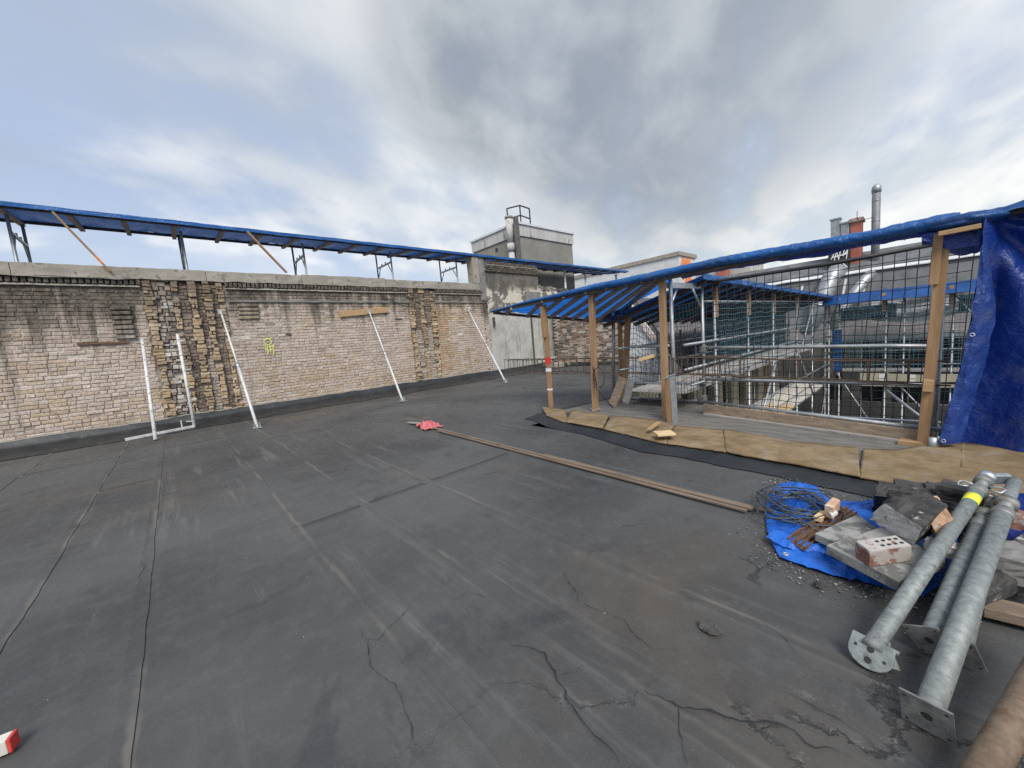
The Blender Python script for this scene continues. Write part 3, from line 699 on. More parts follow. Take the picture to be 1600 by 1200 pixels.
for r_ in range(38):
    x = XW + .02 + (r_ % 2) * .12
    while x < -7.65:
        L = .25 if rg.random() < .7 else .125; e = min(x + L, -7.62); zz = .1 + r_ * .077
        n_ = fb((x) * 1.6, zz * .35, 9); c = rg.choice([(.36, .27, .2), (.42, .34, .27), (.30, .2, .15), (.24, .17, .13)])
        if n_ > .12: c = rg.choice(DARK)
        elif n_ < -.22: c = rg.choice([(.55, .51, .45), (.5, .46, .4)])
        p = len(mb.v); brick_shape(mb, V((0, 0, 0)), V((.06, e - x - .012, .066)), 0, c, rg)
        cx_ = (x + e) / 2; pr = rg.gauss(0, .012)
        for q in range(p, len(mb.v)):
            a = mb.v[q]; mb.v[q] = V((cx_ - a.y, EW - a.x + .03 + pr, zz + a.z))
        x = e
tag(mb.build('brickwork', 'brick', ew, fix=True), kind='stuff')
MB().box(XW, -7.6, EW + .06, EW + .3, -.4, 3.0).build('wall_core', 'concrete_dark', ew)
MB().sheet(lambda a, b: (lerp(XW, -7.0, a), EW - .06 + .05 * b - .1 * (1 - b), .01 + .12 * b + .01 * fb(a * 20, b, 3)), 40, 3).build('upturn', 'flashing', ew)
pl_ = thing('loose_board', (-9.8, 12.6, 0), 'weathered board lying at the foot of the end brick wall', 'board'); MB().beam((-10.6, 12.5, .2), (-9.0, 12.75, .27), .2, .05).build('board', 'wood_old', pl_)

# ================================================================ STAIR TOWER AND WHITE PLANT ROOM
TX, TY = -13.3, 13.0
tw = thing('stair_tower', (TX - 1.5, TY + 2, .8), 'square rendered stair tower with pale parapet band behind the wall', 'tower')
lx = ony(738, 372, TY).x; ry = onx(893, 368, TX).y
zt = onx(808, 347, TX).z
MB().box(lx, TX, TY, ry, .8, zt - .62).build('tower_wall', 'tower_render', tw)
MB().box(lx - .06, TX + .06, TY - .06, ry + .06, zt - .62, zt - .10).build('parapet_band', 'tower_band', tw)
MB().box(lx - .12, TX + .12, TY - .12, ry + .12, zt - .097, zt).build('parapet_cap', 'white_metal', tw)
MB().box(lx + (TX - lx) * .52, lx + (TX - lx) * .57, TY - .02, TY + .01, zt - 1.0, zt - .82).build('vent_hole', 'black_paint_and_hole', tw)  # black plate painted in for the shaded opening
dp = MB(); dp.tube([(TX - .28, TY - .22, .8), (TX - .28, TY - .22, zt - 1.3)], .15, 12).build('downpipe', 'tower_band', tw, True)
MB().tube([(TX - .28, TY - .22, zt - 1.32), (TX - .28, TY - .22, zt - .95)], .19, 12).build('pipe_collar', 'tower_band', tw, True)
MB().tube([(TX - .28, TY - .22, zt - .95), (TX - .28, TY - .22, zt + .2)], .17, 12).build('downpipe', 'tower_band', tw, True)
MB().tube([(TX + .12, TY - .16, .8), (TX + .12, TY - .16, zt + .15)], .13, 12).build('soot_pipe', 'soot', tw, True)
MB().tube([(TX - .28, TY - .22, zt + .2), (TX - .28, TY - .22, zt + .3)], .2, 12).build('pipe_cap', 'concrete', tw, True)
hr = thing('guard_hoop', (TX - .4, TY + .4, zt), 'black steel guard railing on top of the stair tower', 'railing')
a_, b_, c_ = ony(792, 326, TY + .25), ony(812, 321, TY + 1.0), onx(827, 326, TX - .05)
for z_ in (0, -.48):
    MB().tube([a_ + V((0, 0, z_)), b_ + V((0, 0, z_)), c_ + V((0, 0, z_))], .035, 6).build('rail', 'black_paint_and_hole', hr)
for p in (a_, b_, c_): MB().tube([p, V((p.x, p.y, zt - .02))], .035, 6).build('post', 'black_paint_and_hole', hr)
# white plant room
PY = 26.0
pr_ = thing('plant_room', (ony(1000, 420, PY).x, PY, 0), 'low white plant room with orange lettering on its side', 'building')
k0, k1 = ony(930, 414, PY), ony(1060, 393, PY)
zt2 = k1.z; ye = onx(1086, 402, k1.x).y
MB().box(k0.x - 3, k1.x, PY, ye, .8, zt2 - .25).build('wall', 'white_metal', pr_)
MB().box(k0.x - 3.1, k1.x + .1, PY - .1, ye + .1, zt2 - .248, zt2).build('roof_edge', 'concrete', pr_)
gx = k1.x + .02; off2 = [0]
def fx2(a, b):
    off2[0] += .0008; return V((gx + (off2[0] % .03), lerp(PY + .3, ye - .3, a), lerp(zt2 - 2.6, zt2 - .35, b)))
for stx in ([(.05, .75), (.2, .95), (.35, .8), (.2, .6), (.05, .75)], [(.45, .9), (.6, .95), (.7, .75), (.55, .62), (.45, .9)], [(.1, .45), (.3, .55), (.5, .4), (.7, .5)], [(.3, .3), (.6, .25), (.75, .35)]):
    ribbon(stx, .17, fx2).build('graffiti_stroke', 'orange_paint', pr_)
far = thing('low_parapet_house', (-6, 30, 0), 'low pale parapet with brown chimney far behind the blue canopies', 'building')
q0, q1 = ony(1085, 420, 30), ony(1165, 440, 30)
MB().box(q0.x - .6, q1.x + .3, 30, 33, -2, ony(1120, 414, 30).z).build('wall', 'tower_band', far)
MB().box(ony(1120, 420, 29).x, ony(1133, 420, 29).x, 29, 29.9, 0, ony(1126, 408, 29).z).build('chimney', 'chim_red', far)

# ================================================================ CANOPY ALONG THE BRICK WALL
cn = thing('wall_canopy', (-12, 3, 4.5), 'long blue tarpaulin canopy on battens above the brick wall', 'canopy')
def cs(u_, v_):
    y = lerp(-8, 19.5, u_); sag = .09 * abs(math.sin(y / .86 * math.pi)) ** .6
    z = 4.575 + .01 * fb(y * 1.2, 1, 1) + .16 * v_ - sag * math.sin(v_ * math.pi) * .9 + .015 * fb(y * 5, v_ * 4, 5)
    x = lerp(-11.42, -13.15, v_)
    if v_ < .09: z -= .06 * (1 - v_ / .09)
    return (x, y, z)
MB().sheet(cs, 340, 14).build('tarpaulin', 'tarp', cn, True)
MB().sheet(lambda a, b: (-11.405 + .015 * fb(a * 60, b * 2, 3), lerp(-8, 19.5, a), 4.505 + .082 * b + .012 * fb(a * 40, 2, 2)), 340, 3).build('folded_hem', 'tarp_bright', cn, True)
for x, z_ in ((-11.5, 4.52), (-13.1, 4.69)): MB().beam((x, -8, z_), (x, 19.4, z_), .05, .06).build('long_beam', 'wood_dark', cn)
y = -7.7; k = 0
while y < 19:
    MB().beam((-11.53, y, 4.50), (-13.2, y + .02, 4.65), .08, .06).build('batten', 'wood_old', cn); y += .82 + .06 * math.sin(k * 2.1); k += 1
def frame(y, i, label):
    t = thing('scaffold_frame', (-12.2, y, .8), label, 'scaffold frame', 'steel frames under the wall canopy')
    xa, xb = -11.86, -12.98
    for x in (xa, xb): MB().tube([(x, y, .8), (x, y, 4.48 if x == xa else 4.62)], .027, 8).build('standard', 'galv_far', t, True)
    MB().beam((xa, y, 4.16), (xb, y, 4.16), .04, .05).build('transom', 'galv_far', t)
    for x, s_ in ((xa, -1), (xb, 1)): MB().tube([(x, y, 3.78), (x + s_ * .26, y, 4.14)], .016, 6).build('gusset', 'galv_far', t, True)
    for x in (-12.3, -12.6): MB().beam((x, y, 4.185), (x, y, 4.25), .03, .03).build('stud', 'galv_far', t)
    return t
fy = [onx(20, 380, -11.86).y, onx(287, 390, -11.86).y, onx(475, 400, -11.86).y, onx(612, 415, -11.86).y, onx(714, 425, -11.86).y]
names = ['steel scaffold frame at the far left end of the wall canopy', 'steel scaffold frame under the wall canopy above the broad broken flue', 'steel scaffold frame just right of the second leaning lath', 'steel scaffold frame above the wooden plank on the brick wall', 'steel scaffold frame under the canopy nearest the concrete pier']
for i, y in enumerate(fy): frame(y, i, names[i])
for i, x_ in enumerate((883, 915, 963)):
    p = onx(x_, 440, -11.9); t = thing('canopy_post', (p.x, p.y, 3), ['pale post under the wall canopy nearest the stair tower', 'middle pale post under the far end of the wall canopy', 'last pale post under the far end of the wall canopy'][i], 'post', 'pale posts at the far canopy end')
    MB().tube([(p.x, p.y, .8), (p.x, p.y, 4.43)], .05, 8).build('post', 'white_metal', t, True); MB().box(p.x - .08, p.x + .08, p.y - .08, p.y + .08, 4.40, 4.435).build('head_plate', 'galv_far', t)
for i, (a, b) in enumerate((((82, 331), (172, 424)), ((386, 362), (448, 426)))):
    p, q = onx(*a, -11.25), onx(*b, XW + .07)
    t = thing('leaning_lath', q, ['sawn lath with red paint leaning on coping under the canopy at left', 'plain sawn lath leaning on coping under the canopy near second frame'][i], 'lath', 'laths bracing the wall canopy')
    MB().beam(p, q, .035, .10, (1, 0, 0)).build('lath', 'wood_h', t, bevel=.003)
    if i == 0: m_ = p.lerp(q, .72); MB().beam(m_, p.lerp(q, .86), .0372, .1022, (1, 0, 0)).build('painted_band', 'orange_paint', t)

# ================================================================ PROPS ON THE BRICK WALL
def wall_prop(a, b, label, foot=True, r=.027, Xtop=XW + .04):
    top = onx(*a, Xtop); bot = onz(*b, .03); t = thing('push_pull_prop', (bot.x, bot.y, 0), label, 'prop', 'white props along the brick wall')
    m_ = bot.lerp(top, .48)
    MB().tube([bot, m_], r, 10).build('outer_tube', 'paint_white', t, True)
    MB().tube([m_, top], r * .78, 10).build('inner_tube', 'paint_white', t, True)
    MB().tube([bot.lerp(top, .465), bot.lerp(top, .50)], r * 1.5, 10).build('collar', 'galv', t, True)
    if foot:
        f_ = MB().box(bot.x - .09, bot.x + .09, bot.y - .07, bot.y + .07, .012, .024).build('foot_plate', 'galv', t)
        for s_ in (-1, 1): MB().box(bot.x - .04, bot.x + .04, bot.y + s_ * .045 - .006, bot.y + s_ * .045 + .006, .0245, .11).build('foot_lug', 'galv', t)
        d = (top - bot).normalized(); MB().beam(top - V((.03, .06, 0)), top + V((-.03, .07, 0)), .012, .12, (0, 0, 1)).build('head_plate', 'galv', t)
    return t
wall_prop((345, 487), (402, 667), 'white prop leaning against the right edge of the broad broken flue')
wall_prop((577, 487), (629, 626), 'white prop pressing the horizontal wooden plank to the brick wall', Xtop=XW + .1)
wall_prop((732, 485), (790, 597), 'white prop leaning on brick wall nearest the rendered wall')
tp = thing('wall_plank', (XW + .03, 4.5, 2.55), 'brown plank held flat against the brick wall by a prop', 'plank')
MB().beam(onx(530, 491, XW + .035), onx(605, 484, XW + .035), .05, .17, (0, 0, 1)).build('plank', 'wood_h', tp, bevel=.004)
# perforated uprights leaning by the flue
def upright(a, b, label, xt):
    top = onx(*a, xt); bot = onz(*b, .02); t = thing('leaning_upright', (bot.x, bot.y, 0), label, 'upright', 'white uprights by the broad flue')
    d = (top - bot).normalized()
    MB().tube([bot, top], .029, 10).build('tube', 'paint_white', t, True)
    for k in range(6):
        p = bot.lerp(top, .08 + k * .17); side = (CAM - p).normalized(); side = (side - d * side.dot(d)).normalized()
        MB().tube([p + side * .024, p + side * .031], .011, 8).build('hole', 'black_paint_and_hole', t)  # black disc on the tube, painted shade of a perforation
    return t, bot, top
upright((222, 530), (243, 687), 'straight white perforated upright leaning left of the broad broken flue', XW + .25)
t, bot, top = upright((277, 522), (304, 667), 'white L-shaped upright with floor bar leaning before the broad flue', XW + .2)
q = onz(196, 687, .03); MB().beam(bot + V((0, 0, .015)), q, .06, .05).build('floor_bar', 'paint_white', t, bevel=.005)
for f__ in (.06, .28, .6, .92):
    p = bot.lerp(top, f__); MB().beam(p, p + V((0, .12 if f__ > .1 else -.12, .02)), .02, .02).build('peg', 'paint_white', t)
p = bot + V((0, -.2, .04)); MB().beam(p, p + V((0, 0, .14)), .02, .02).build('peg', 'paint_white', t)

# ================================================================ ROOF EDGE TO THE COURTYARD
LZ = .055
led = MB().prism([(-4.15, 4.62), (-3.0, 4.55), (-1.95, 4.05), (-1.0, 3.95), (-.2, 3.75), (.5, 3.62), (3.2, 3.2), (3.2, 4.6), (.6, 4.92), (-.2, 5.02), (-2.1, 5.5), (-2.3, 6.1), (-3.95, 6.3)], -.6, LZ)
led = led.build('roof_ledge', 'ledge', None, bevel=.01); tag(led, 'grey concrete ledge at the courtyard side of roof', 'ledge', kind='structure')
own = MB().prism([(-3.95, 3.7), (3.2, 3.25), (3.2, 4.55), (.6, 4.87), (-.2, 4.97), (-2.15, 5.45), (-2.35, 6.05), (-3.9, 6.25)], -15, -.61).build('own_facade', 'render_grey'); tag(own, 'rendered wall of own house below the roof ledge', 'wall', kind='structure')
FR = [(840, 646), (856, 649), (877, 657), (909, 663), (944, 669), (973, 676), (1027, 689), (1128, 703), (1166, 711), (1240, 723), (1319, 739), (1370, 748), (1480, 768), (1600, 792), (1760, 835)]
BK = [(840, 634), (862, 637), (893, 641), (933, 647), (1027, 656), (1053, 664), (1143, 673), (1242, 690), (1341, 700), (1400, 702), (1470, 690), (1600, 697), (1760, 720)]
def pl(L, x):
    for (a, b), (c, d) in zip(L, L[1:]):
        if x <= c: return lerp(b, d, (x - a) / (c - a))
    return L[-1][1]
mats = [(854, 890, -8), (884, 942, 10), (943, 1041, 12), (1041, 1134, 14), (1134, 1344, -4), (1343, 1502, 6), (1501, 1740, 0)]
ml = ['smallest coarse fibre mat at the left corner of the ledge', 'fibre mat beneath the second timber post from the left', 'fibre mat with loose sticks before the steel-backed short post', 'fibre mat left of the dark diagonal seam on the ledge', 'longest stained fibre mat in the middle of the ledge', 'fibre mat at the foot of the rightmost timber post', 'fibre mat under the hanging blue tarpaulin behind the rubble pile']
for k, (xa, xb, sk) in enumerate(mats):
    def mf(u_, v_, xa=xa, xb=xb, sk=sk, k=k):
        x = lerp(xa, xb, u_) + sk * (1 - v_) ; yb, yf = pl(BK, x), pl(FR, x)
        p = onz(x, lerp(yb, yf, v_), LZ + .022)
        dz = .008 * fb(p.x * 3, p.y * 3, k * 3.1) + .004 * fb(p.x * 11, p.y * 11, k)
        if v_ > .93: dz -= .014 * ((v_ - .93) / .07) ** 2
        dz *= .6
        dz += (.008 if k in (1, 4) else 0)
        return (p.x, p.y + .01 * fb(u_ * 9, v_ * 9, k), p.z + dz)
    c_ = onz((xa + xb) / 2, pl(FR, (xa + xb) / 2) - 10, LZ)
    t = thing('fibre_mat', c_, ml[k], 'mat', 'fibre mats along the ledge')
    MB().sheet(mf, max(10, (xb - xa) // 4), 14, .014).build('mat_sheet', 'burlap', t, True)
def cf(u_, v_):
    x = lerp(842, 1755, u_); p = onz(x, pl(FR, x), LZ); n_ = fb(u_ * 14, 1, 2)
    d = V((-.12, -1, 0)).normalized(); p = p - d * .03; q = p + d * (.30 + .02 * n_); 
    if u_ < .03: q += V((-.1, .05, 0)) * (1 - u_ / .03)
    z = lerp(LZ + .004, .013, ss(v_, 0, .95)) + .008 * fb(u_ * 50, v_ * 3, 5) * (1 - v_)
    r_ = p.lerp(q, v_); return (r_.x, r_.y, z + (floor_h(r_.x, r_.y) - .004) * ss(v_, .5, 1))
c_ = MB().sheet(cf, 160, 8).build('ledge_flashing', 'flashing', None, True); tag(c_, 'black bitumen strip in front of the fibre mats', 'flashing', kind='structure')
def cf2(u_, v_):
    a = [(-4.2, 4.45), (-4.22, 4.75), (-4.12, 5.4), (-4.05, 6.4), (-4.0, 9), (-4.0, 13)]; t = u_ * 5; k = min(4, int(t)); p = V(a[k]).lerp(V(a[k + 1]), t - k)
    return (p.x + .14 - .34 * v_, p.y, lerp(LZ + .008, .012, ss(v_, 0, .9)) + .008 * fb(u_ * 20, v_ * 3, 15))
c_ = MB().sheet(cf2, 60, 6).build('corner_flashing', 'flashing', None, True); tag(c_, 'black bitumen strip at the ledge corner', 'flashing', kind='structure')
t = thing('toe_board', (-1.2, 5.3, LZ), 'brown weathered toe board along the courtyard side of ledge', 'board')
e0, e1 = onz(1100, 647, LZ), onz(1462, 696, LZ); MB().beam(e0 + V((0, 0, .075)), e1 + V((0, 0, .05)), .035, .13).build('board', 'wood_old', t)
MB().beam(e0 + V((.02, -.05, .012)), e1 + V((0, -.05, .012)), .05, .02).build('ledge_strip', 'wood_grey', t)
t = thing('pale_batten', (-.2, 4.9, LZ), 'short pale planed batten lying on the ledge', 'batten'); MB().beam(onz(1362, 679, LZ + .02), onz(1478, 691, LZ + .02), .05, .035).build('batten', 'plank_pale', t, bevel=.003)
for k, (a, b, w_, lb) in enumerate((((1014, 671), (1030, 660), .05, 'short sawn stick lying on the mat beside the short post'), ((1024, 678), (1052, 676), .16, 'thin board offcut lying flat on the mat'))):
    t = thing('wood_offcut', onz(*a, .12), lb, 'offcut'); MB().beam(onz(*a, .135 + .004 * k), onz(*b, .135 + .004 * k), w_, .022).build('offcut', 'wood_h' if k == 0 else 'plank_tan', t, bevel=.002)

# ================================================================ TIMBER POSTS AND BLUE CANOPY A
def post(a, b, Y, w_, d_, label, zb=LZ, m='wood'):
    top = ony(*a, Y); bot = ony(*b, Y); bot.z = zb
    t = thing('timber_post', bot, label, 'post', 'timber posts under the blue canopies')
    MB().beam(bot, top, w_, d_, (0, 1, 0)).build('timber', m, t, bevel=.004)
    return t, bot, top
t1, b1, p1 = post((850, 476), (861, 634), 4.8, .07, .055, 'leftmost timber post wrapped with red tape')
for z0, z1, m_ in ((.80, .92, 'red_paint'), (.66, .72, 'white_paint'), (.32, .35, 'white_paint')):
    q0, q1 = b1.lerp(p1, z0 / 1.85), b1.lerp(p1, z1 / 1.85); MB().beam(q0, q1, .075, .061, (0, 1, 0)).build('tape', m_, t1)
MB().beam(p1 + V((0, -.055, -.55)), p1 + V((0, -.05, -.02)), .07, .04, (0, 1, 0)).build('splice_board', 'wood', t1, bevel=.003)
t2, b2, p2 = post((924, 450), (931, 650), 4.8, .082, .07, 'second timber post from the left with cable loop')
MB().tube([p2.lerp(b2, .62) + V((.02, -.05, 0))] + [p2.lerp(b2, .70) + V((.12 + .10 * math.cos(a * .7 - 2), -.06, -.02 + .16 * math.sin(a * .7 - 2))) for a in range(9)] + [b2 + V((.1, -.1, .4)), b2 + V((.25, .1, .06))], .007, 6).build('cable', 'black_rubber', t2, True)
MB().tube([b2 + V((.08 * math.cos(a * .8), .08 * math.sin(a * .8), .03 + .05 * (a % 3) / 3)) for a in range(9)], .004, 5).build('tie_wire', 'galv', t2)
t3, b3, p3 = post((1034, 424), (1041, 660), 4.8, .078, .06, 'third timber post standing beside the steel scaffold leg')
t4, b4, p4 = post((1476, 364), (1441, 702), 4.72, .072, .055, 'rightmost timber post leaning before the hanging blue tarpaulin')
MB().beam(p4 + V((-.05, -.03, -.40)), p4 + V((-.03, -.03, .0)), .055, .04, (0, 1, 0)).build('splice_board', 'wood', t4, bevel=.003)
MB().beam(b4 + V((.018, -.05, .48)), b4 + V((.024, -.05, .58)), .06, .045, (0, 1, 0)).build('packing_block', 'wood_h', t4, bevel=.003)
MB().tube([b4 + V((.06, -.1, .0)), b4 + V((.06, -.1, .10))], .028, 10).build('steel_socket', 'galv', t4, True)
MB().beam(b4 + V((-.14, -.02, .02)), b4 + V((.1, -.05, .02)), .12, .035).build('sole_board', 'wood_h', t4)
post((984, 434), (974, 600), 6.0, .085, .07, 'timber post behind the second post beside the fine net', 0)
post((968, 486), (971, 606), 6.25, .065, .06, 'thin rear timber post nearest the end brick wall', 0)
t = thing('short_post', onz(1048, 662, LZ), 'short timber stub backed with a galvanised channel', 'post')
q = onz(1048, 660, LZ); MB().beam(q, q + V((-.015, 0, .56)), .075, .05, (0, 1, 0)).build('timber', 'wood', t, bevel=.003); MB().beam(q + V((.06, .0, 0)), q + V((.045, .0, .6)), .045, .06, (0, 1, 0)).build('steel_channel', 'galv', t)
MB().hexa([q + V(p) for p in ((-.055, -.04, .565), (.07, -.04, .61), (.07, .04, .61), (-.055, .04, .565), (-.055, -.04, .58), (.07, -.04, .63), (.07, .04, .63), (-.055, .04, .58))]).build('cap', 'galv', t)
for k, (a, b, w_, m_, lb) in enumerate((((974, 590), (957, 634), .15, 'wood_old', 'brown board leaning at the left end of the fine net'), ((986, 592), (978, 630), .13, 'wood_grey', 'grey board leaning right of the brown one by the net'))):
    t = thing('leaning_board', onz(*b, LZ), lb, 'board'); q = onz(*b, LZ); MB().beam(q, ony(*a, q.y + .12), w_, .03, (0, -1, 0)).build('board', m_, t, bevel=.003)

ca = thing('front_canopy', (-2.5, 4.8, 1.9), 'blue tarpaulin canopy on timber posts with rolled front hem', 'canopy')
YR = 4.70
rim = [(770, 487), (835, 470), (900, 456), (981, 439), (1045, 425), (1120, 412), (1200, 396), (1290, 380), (1380, 366), (1440, 355), (1490, 345)]
farp = {770: (770, 487, 4.7), 848: (824, 492, 5.2), 917: (859, 494, 5.5), 981: (893, 497, 5.8), 1027: (931, 500, 6.0), 1045: (985, 478, 6.05), 1062: (1035, 452, 6.0)}
keys = sorted(farp)
def rimp(x): return ony(x, pl(rim, x), YR)
def farpt(x):
    for a, b in zip(keys, keys[1:]):
        if x <= b:
            t_ = (x - a) / (b - a); A, B = farp[a], farp[b]; return ony(A[0], A[1], A[2]).lerp(ony(B[0], B[1], B[2]), t_)
    A = farp[keys[-1]]; return ony(A[0], A[1], A[2])
def fan(u_, v_):
    x = lerp(770, 1062, u_); a, b = rimp(x), farpt(x); p = a.lerp(b, v_)
    return p + V((0, 0, .02 * fb(u_ * 14, v_ * 6, 2) - .03 * math.sin(v_ * math.pi) * abs(math.sin(u_ * 14)) + .02))
MB().sheet(fan, 70, 24).build('tarpaulin', 'tarp_thin', ca, True)
for x in (800, 848, 882, 917, 950, 981, 1005, 1027, 1040):
    a, b = rimp(x), farpt(x); MB().beam(a + V((0, 0, -.03)), b + V((0, 0, -.03)), .05, .055).build('rafter', 'wood_old', ca)
for x0, x1 in zip(keys[:-2], keys[1:-1]): MB().beam(farpt(x0) + V((0, 0, -.02)), farpt(x1) + V((0, 0, -.02)), .05, .05).build('edge_beam', 'wood_dark', ca)
MB().beam(farpt(1027), farpt(1045), .06, .07).build('edge_beam', 'wood_dark', ca)
def hem(u_, v_):
    x = lerp(768, 1500, u_); p = rimp(x); k = .35 + .65 * ss(x, 770, 960); th = v_ * 2 * math.pi
    rx, rz = .06 * k, .05 * k
    n_ = 1 + .10 * fb(p.x * 3 + th, p.x * 2.2, 4) + .14 * fb(p.x * 14 + 3 * th, v_ * 2, 6)
    sag = -.02 * abs(math.sin(p.x * 1.9)) * k
    return p + V((0, math.cos(th) * rx * n_, math.sin(th) * rz * n_ + .015 + sag))
MB().sheet(hem, 260, 16).build('rolled_hem', 'tarp_bright', ca, True)
MB().beam(rimp(775) + V((.0, .02, .0)), rimp(1495) + V((0, .02, .0)), .04, .05).build('front_beam', 'wood_dark', ca)
def und(u_, v_):      # loose sheet hanging under the beam, its shade put in as deeper blue
    x = lerp(1060, 1495, u_); p = rimp(x); return p + V((0, .02 + .16 * v_, -.03 - .055 * math.sin(v_ * math.pi) * (1 + .5 * fb(p.x * 1.6, 1, 3)) - .01 * fb(p.x * 6, v_, 2)))
MB().sheet(und, 120, 8).build('loose_underside', 'tarp_deep', ca, True)
# bunched end and the hanging sheet
ce = thing('hanging_tarpaulin', (.4, 4.7, LZ), 'dark blue tarpaulin hanging like a curtain at the right edge', 'tarpaulin')
EDG = [(340, 1538), (365, 1534), (420, 1529), (500, 1517), (580, 1499), (650, 1478), (692, 1466)]
def edge_at(v_):
    y = lerp(340, 692, v_)
    for (a, b), (c, d) in zip(EDG, EDG[1:]):
        if y <= c: return ony(lerp(b, d, (y - a) / (c - a)), y, 4.62)
    return ony(EDG[-1][1], 692, 4.62)
def cur(u_, v_):
    e = edge_at(v_); s_ = u_ * 1.5; dr = 1.80 * v_; th = math.atan2(s_, dr + .04); rr = math.hypot(s_, dr)
    x = e.x + s_
    y = 4.62 + .20 * ss(s_, 0, .12) - .08 * ss(s_, .12, .5) + .07 * math.sin(th * 13 + .6) * min(1, rr / .5) * (1 - .55 * v_) + .035 * fb(s_ * 4, v_ * 3, 2) + .03 * math.sin(s_ * 8 + 1.2) * v_ * .6
    z = lerp(e.z, e.z + .01 + .02 * math.sin(s_ * 6), ss(s_, 0, .3)) + .07 * s_ * (1 - v_) - .10 * ss(v_, .8, 1) * ss(s_, 0, .2)
    return (x, y, z)
MB().sheet(cur, 90, 70).build('curtain', 'tarp_deep', ce, True)
def hemv(u_, v_):
    e = edge_at(v_); wd = .03 + .095 * ss(v_, .05, .5)
    return (e.x + wd * u_ + .008 * fb(v_ * 14, u_ * 2, 4), 4.615 + .10 * u_ - .035 * math.sin(u_ * math.pi) * 1 - .015 + .02 * fb(v_ * 9, u_ * 3, 6), e.z)
MB().sheet(hemv, 10, 80).build('side_hem', 'tarp_hem_lit', ce, True)
for v_ in (.52, .985):
    e = edge_at(v_) + V((.022, -.035, 0)); ring = [e + V((.012 * math.cos(a * .628), 0, .012 * math.sin(a * .628))) for a in range(11)]
    MB().tube(ring, .004, 6).build('eyelet', 'galv', ce, True)
def knob(u_, v_):
    a = u_ * 2 * math.pi; c = ony(1500, 352, 4.7); rr = .03 + .115 * math.sin(v_ * math.pi) ** .8
    n_ = 1 + .25 * fb(math.cos(a) * 2 + v_ * 2, math.sin(a) * 2, 5)
    return c + V((-.16 + .40 * v_, math.cos(a) * rr * n_ * .9, math.sin(a) * rr * n_ * .42 + .02))
MB().sheet(knob, 30, 26).build('bunched_fold', 'tarp', ce, True)
MB().sheet(lambda a, b: ony(1535, 345, 4.7) + V((a * 1.5, -.05 + .3 * b + .03 * fb(a * 8, b * 3, 3), .03 + .07 * a + .05 * math.sin(b * 3.1) + .025 * fb(a * 9, b * 5, 1))), 40, 12).build('top_fold', 'tarp', ce, True)
MB().sheet(lambda a, b: ony(lerp(1440, 1536, a), lerp(366, 350, a), 4.66) + V((0, .02 + .30 * b, -.02 - (.04 + .13 * ss(a, .1, .7)) * math.sin(min(1, b * 1.15) * math.pi * .62) + .02 * fb(a * 5, b * 5, 2))), 24, 12).build('sagging_hood', 'tarp_deep', ce, True)
MB().sheet(lambda a, b: ony(lerp(1440, 1536, a), lerp(366, 350, a), 4.66) + V((0, .02 + .02 * fb(a * 5, b * 3, 3), -(.10 * ss(a, .0, .5) + .05) * b)), 20, 4).build('hood_flap', 'tarp_deep', ce, True)
MB().beam(ony(1466, 366, 4.60), ony(1533, 353, 4.60), .05, .035).build('cross_batten', 'wood_h', ce, bevel=.003)
MB().beam(ony(1540, 340, 4.75), ony(1540, 340, 4.75) + V((1.6, 0, .07)), .05, .05).build('head_beam', 'wood_dark', ce)

# ================================================================ FRONT SCAFFOLD, NETS, REBAR
fs = thing('front_scaffold', (-2.3, 5.4, 0), 'galvanised scaffold bay behind the timber posts with guard rails', 'scaffold')
def std(p, q, t, r=.026, m='galv_far'): return MB().tube([p, q], r, 8).build('standard', m, t, True)
YF = 5.9
A1, A0 = ony(1047, 430, 4.9), ony(1056, 658, 4.9); std(A0, A1, fs)
B1, B0 = ony(1096, 436, YF), ony(1101, 628, YF); std((B0.x, B0.y, -.3), B1, fs)
D1, D0 = ony(1462, 375, YF), ony(1452, 690, YF); std((D0.x, D0.y, -.3), D1, fs)
std(ony(1470, 470, 5.0), ony(1458, 690, 5.0), fs, .024)
std(ony(958, 470, YF), V((ony(958, 600, YF).x, YF, LZ)), fs, .03)
MB().beam(ony(1044, 446, 4.9), ony(1094, 447, YF), .05, .07).build('transom', 'galv', fs)
MB().tube([ony(1048, 478, 4.95), ony(1058, 450, 5.2)], .016, 6).build('gusset', 'galv', fs, True); MB().tube([ony(1095, 480, YF - .03), ony(1082, 451, 5.6)], .016, 6).build('gusset', 'galv', fs, True)
for a, b in (((1098, 543), (1466, 541)), ((1098, 592), (1466, 602)), ((1046, 600), (1098, 602)), ((985, 600), (1046, 598)), ((985, 622), (1100, 626)), ((985, 542), (1046, 540))):
    MB().tube(wobble(ony(*a, YF), ony(*b, YF), 6, .01, a[0]), .024, 8).build('guard_rail', 'galv_far', fs, True)
MB().tube([e0 + V((0, .03, .165)), e0.lerp(e1, .5) + V((0, .03, .15)), e1 + V((.05, .03, .13))], .02, 8).build('lower_rail', 'galv_far', fs, True)
MB().tube([ony(1385, 610, YF), ony(1460, 668, YF - .3)], .014, 6).build('brace', 'galv', fs, True); MB().tube([ony(1250, 648, YF - .5), ony(1470, 660, YF - .4)], .012, 6).build('brace', 'galv', fs, True)
MB().tube([ony(1050, 660, 4.95), ony(1098, 634, YF)], .02, 6).build('sole_tube', 'galv', fs, True)
for z_ in (545, 595, 622): 
    p = ony(1099, z_, YF); MB().box(p.x - .045, p.x + .045, YF - .06, YF + .045, p.z - .05, p.z + .05).build('coupler', 'prop_dark', fs, bevel=.012)
MB().tube([ony(1060, 462, YF), ony(1100, 442, YF), ony(1300, 412, YF), ony(1480, 378, YF)], .022, 8).build('net_beam', 'black_rubber', fs, True)
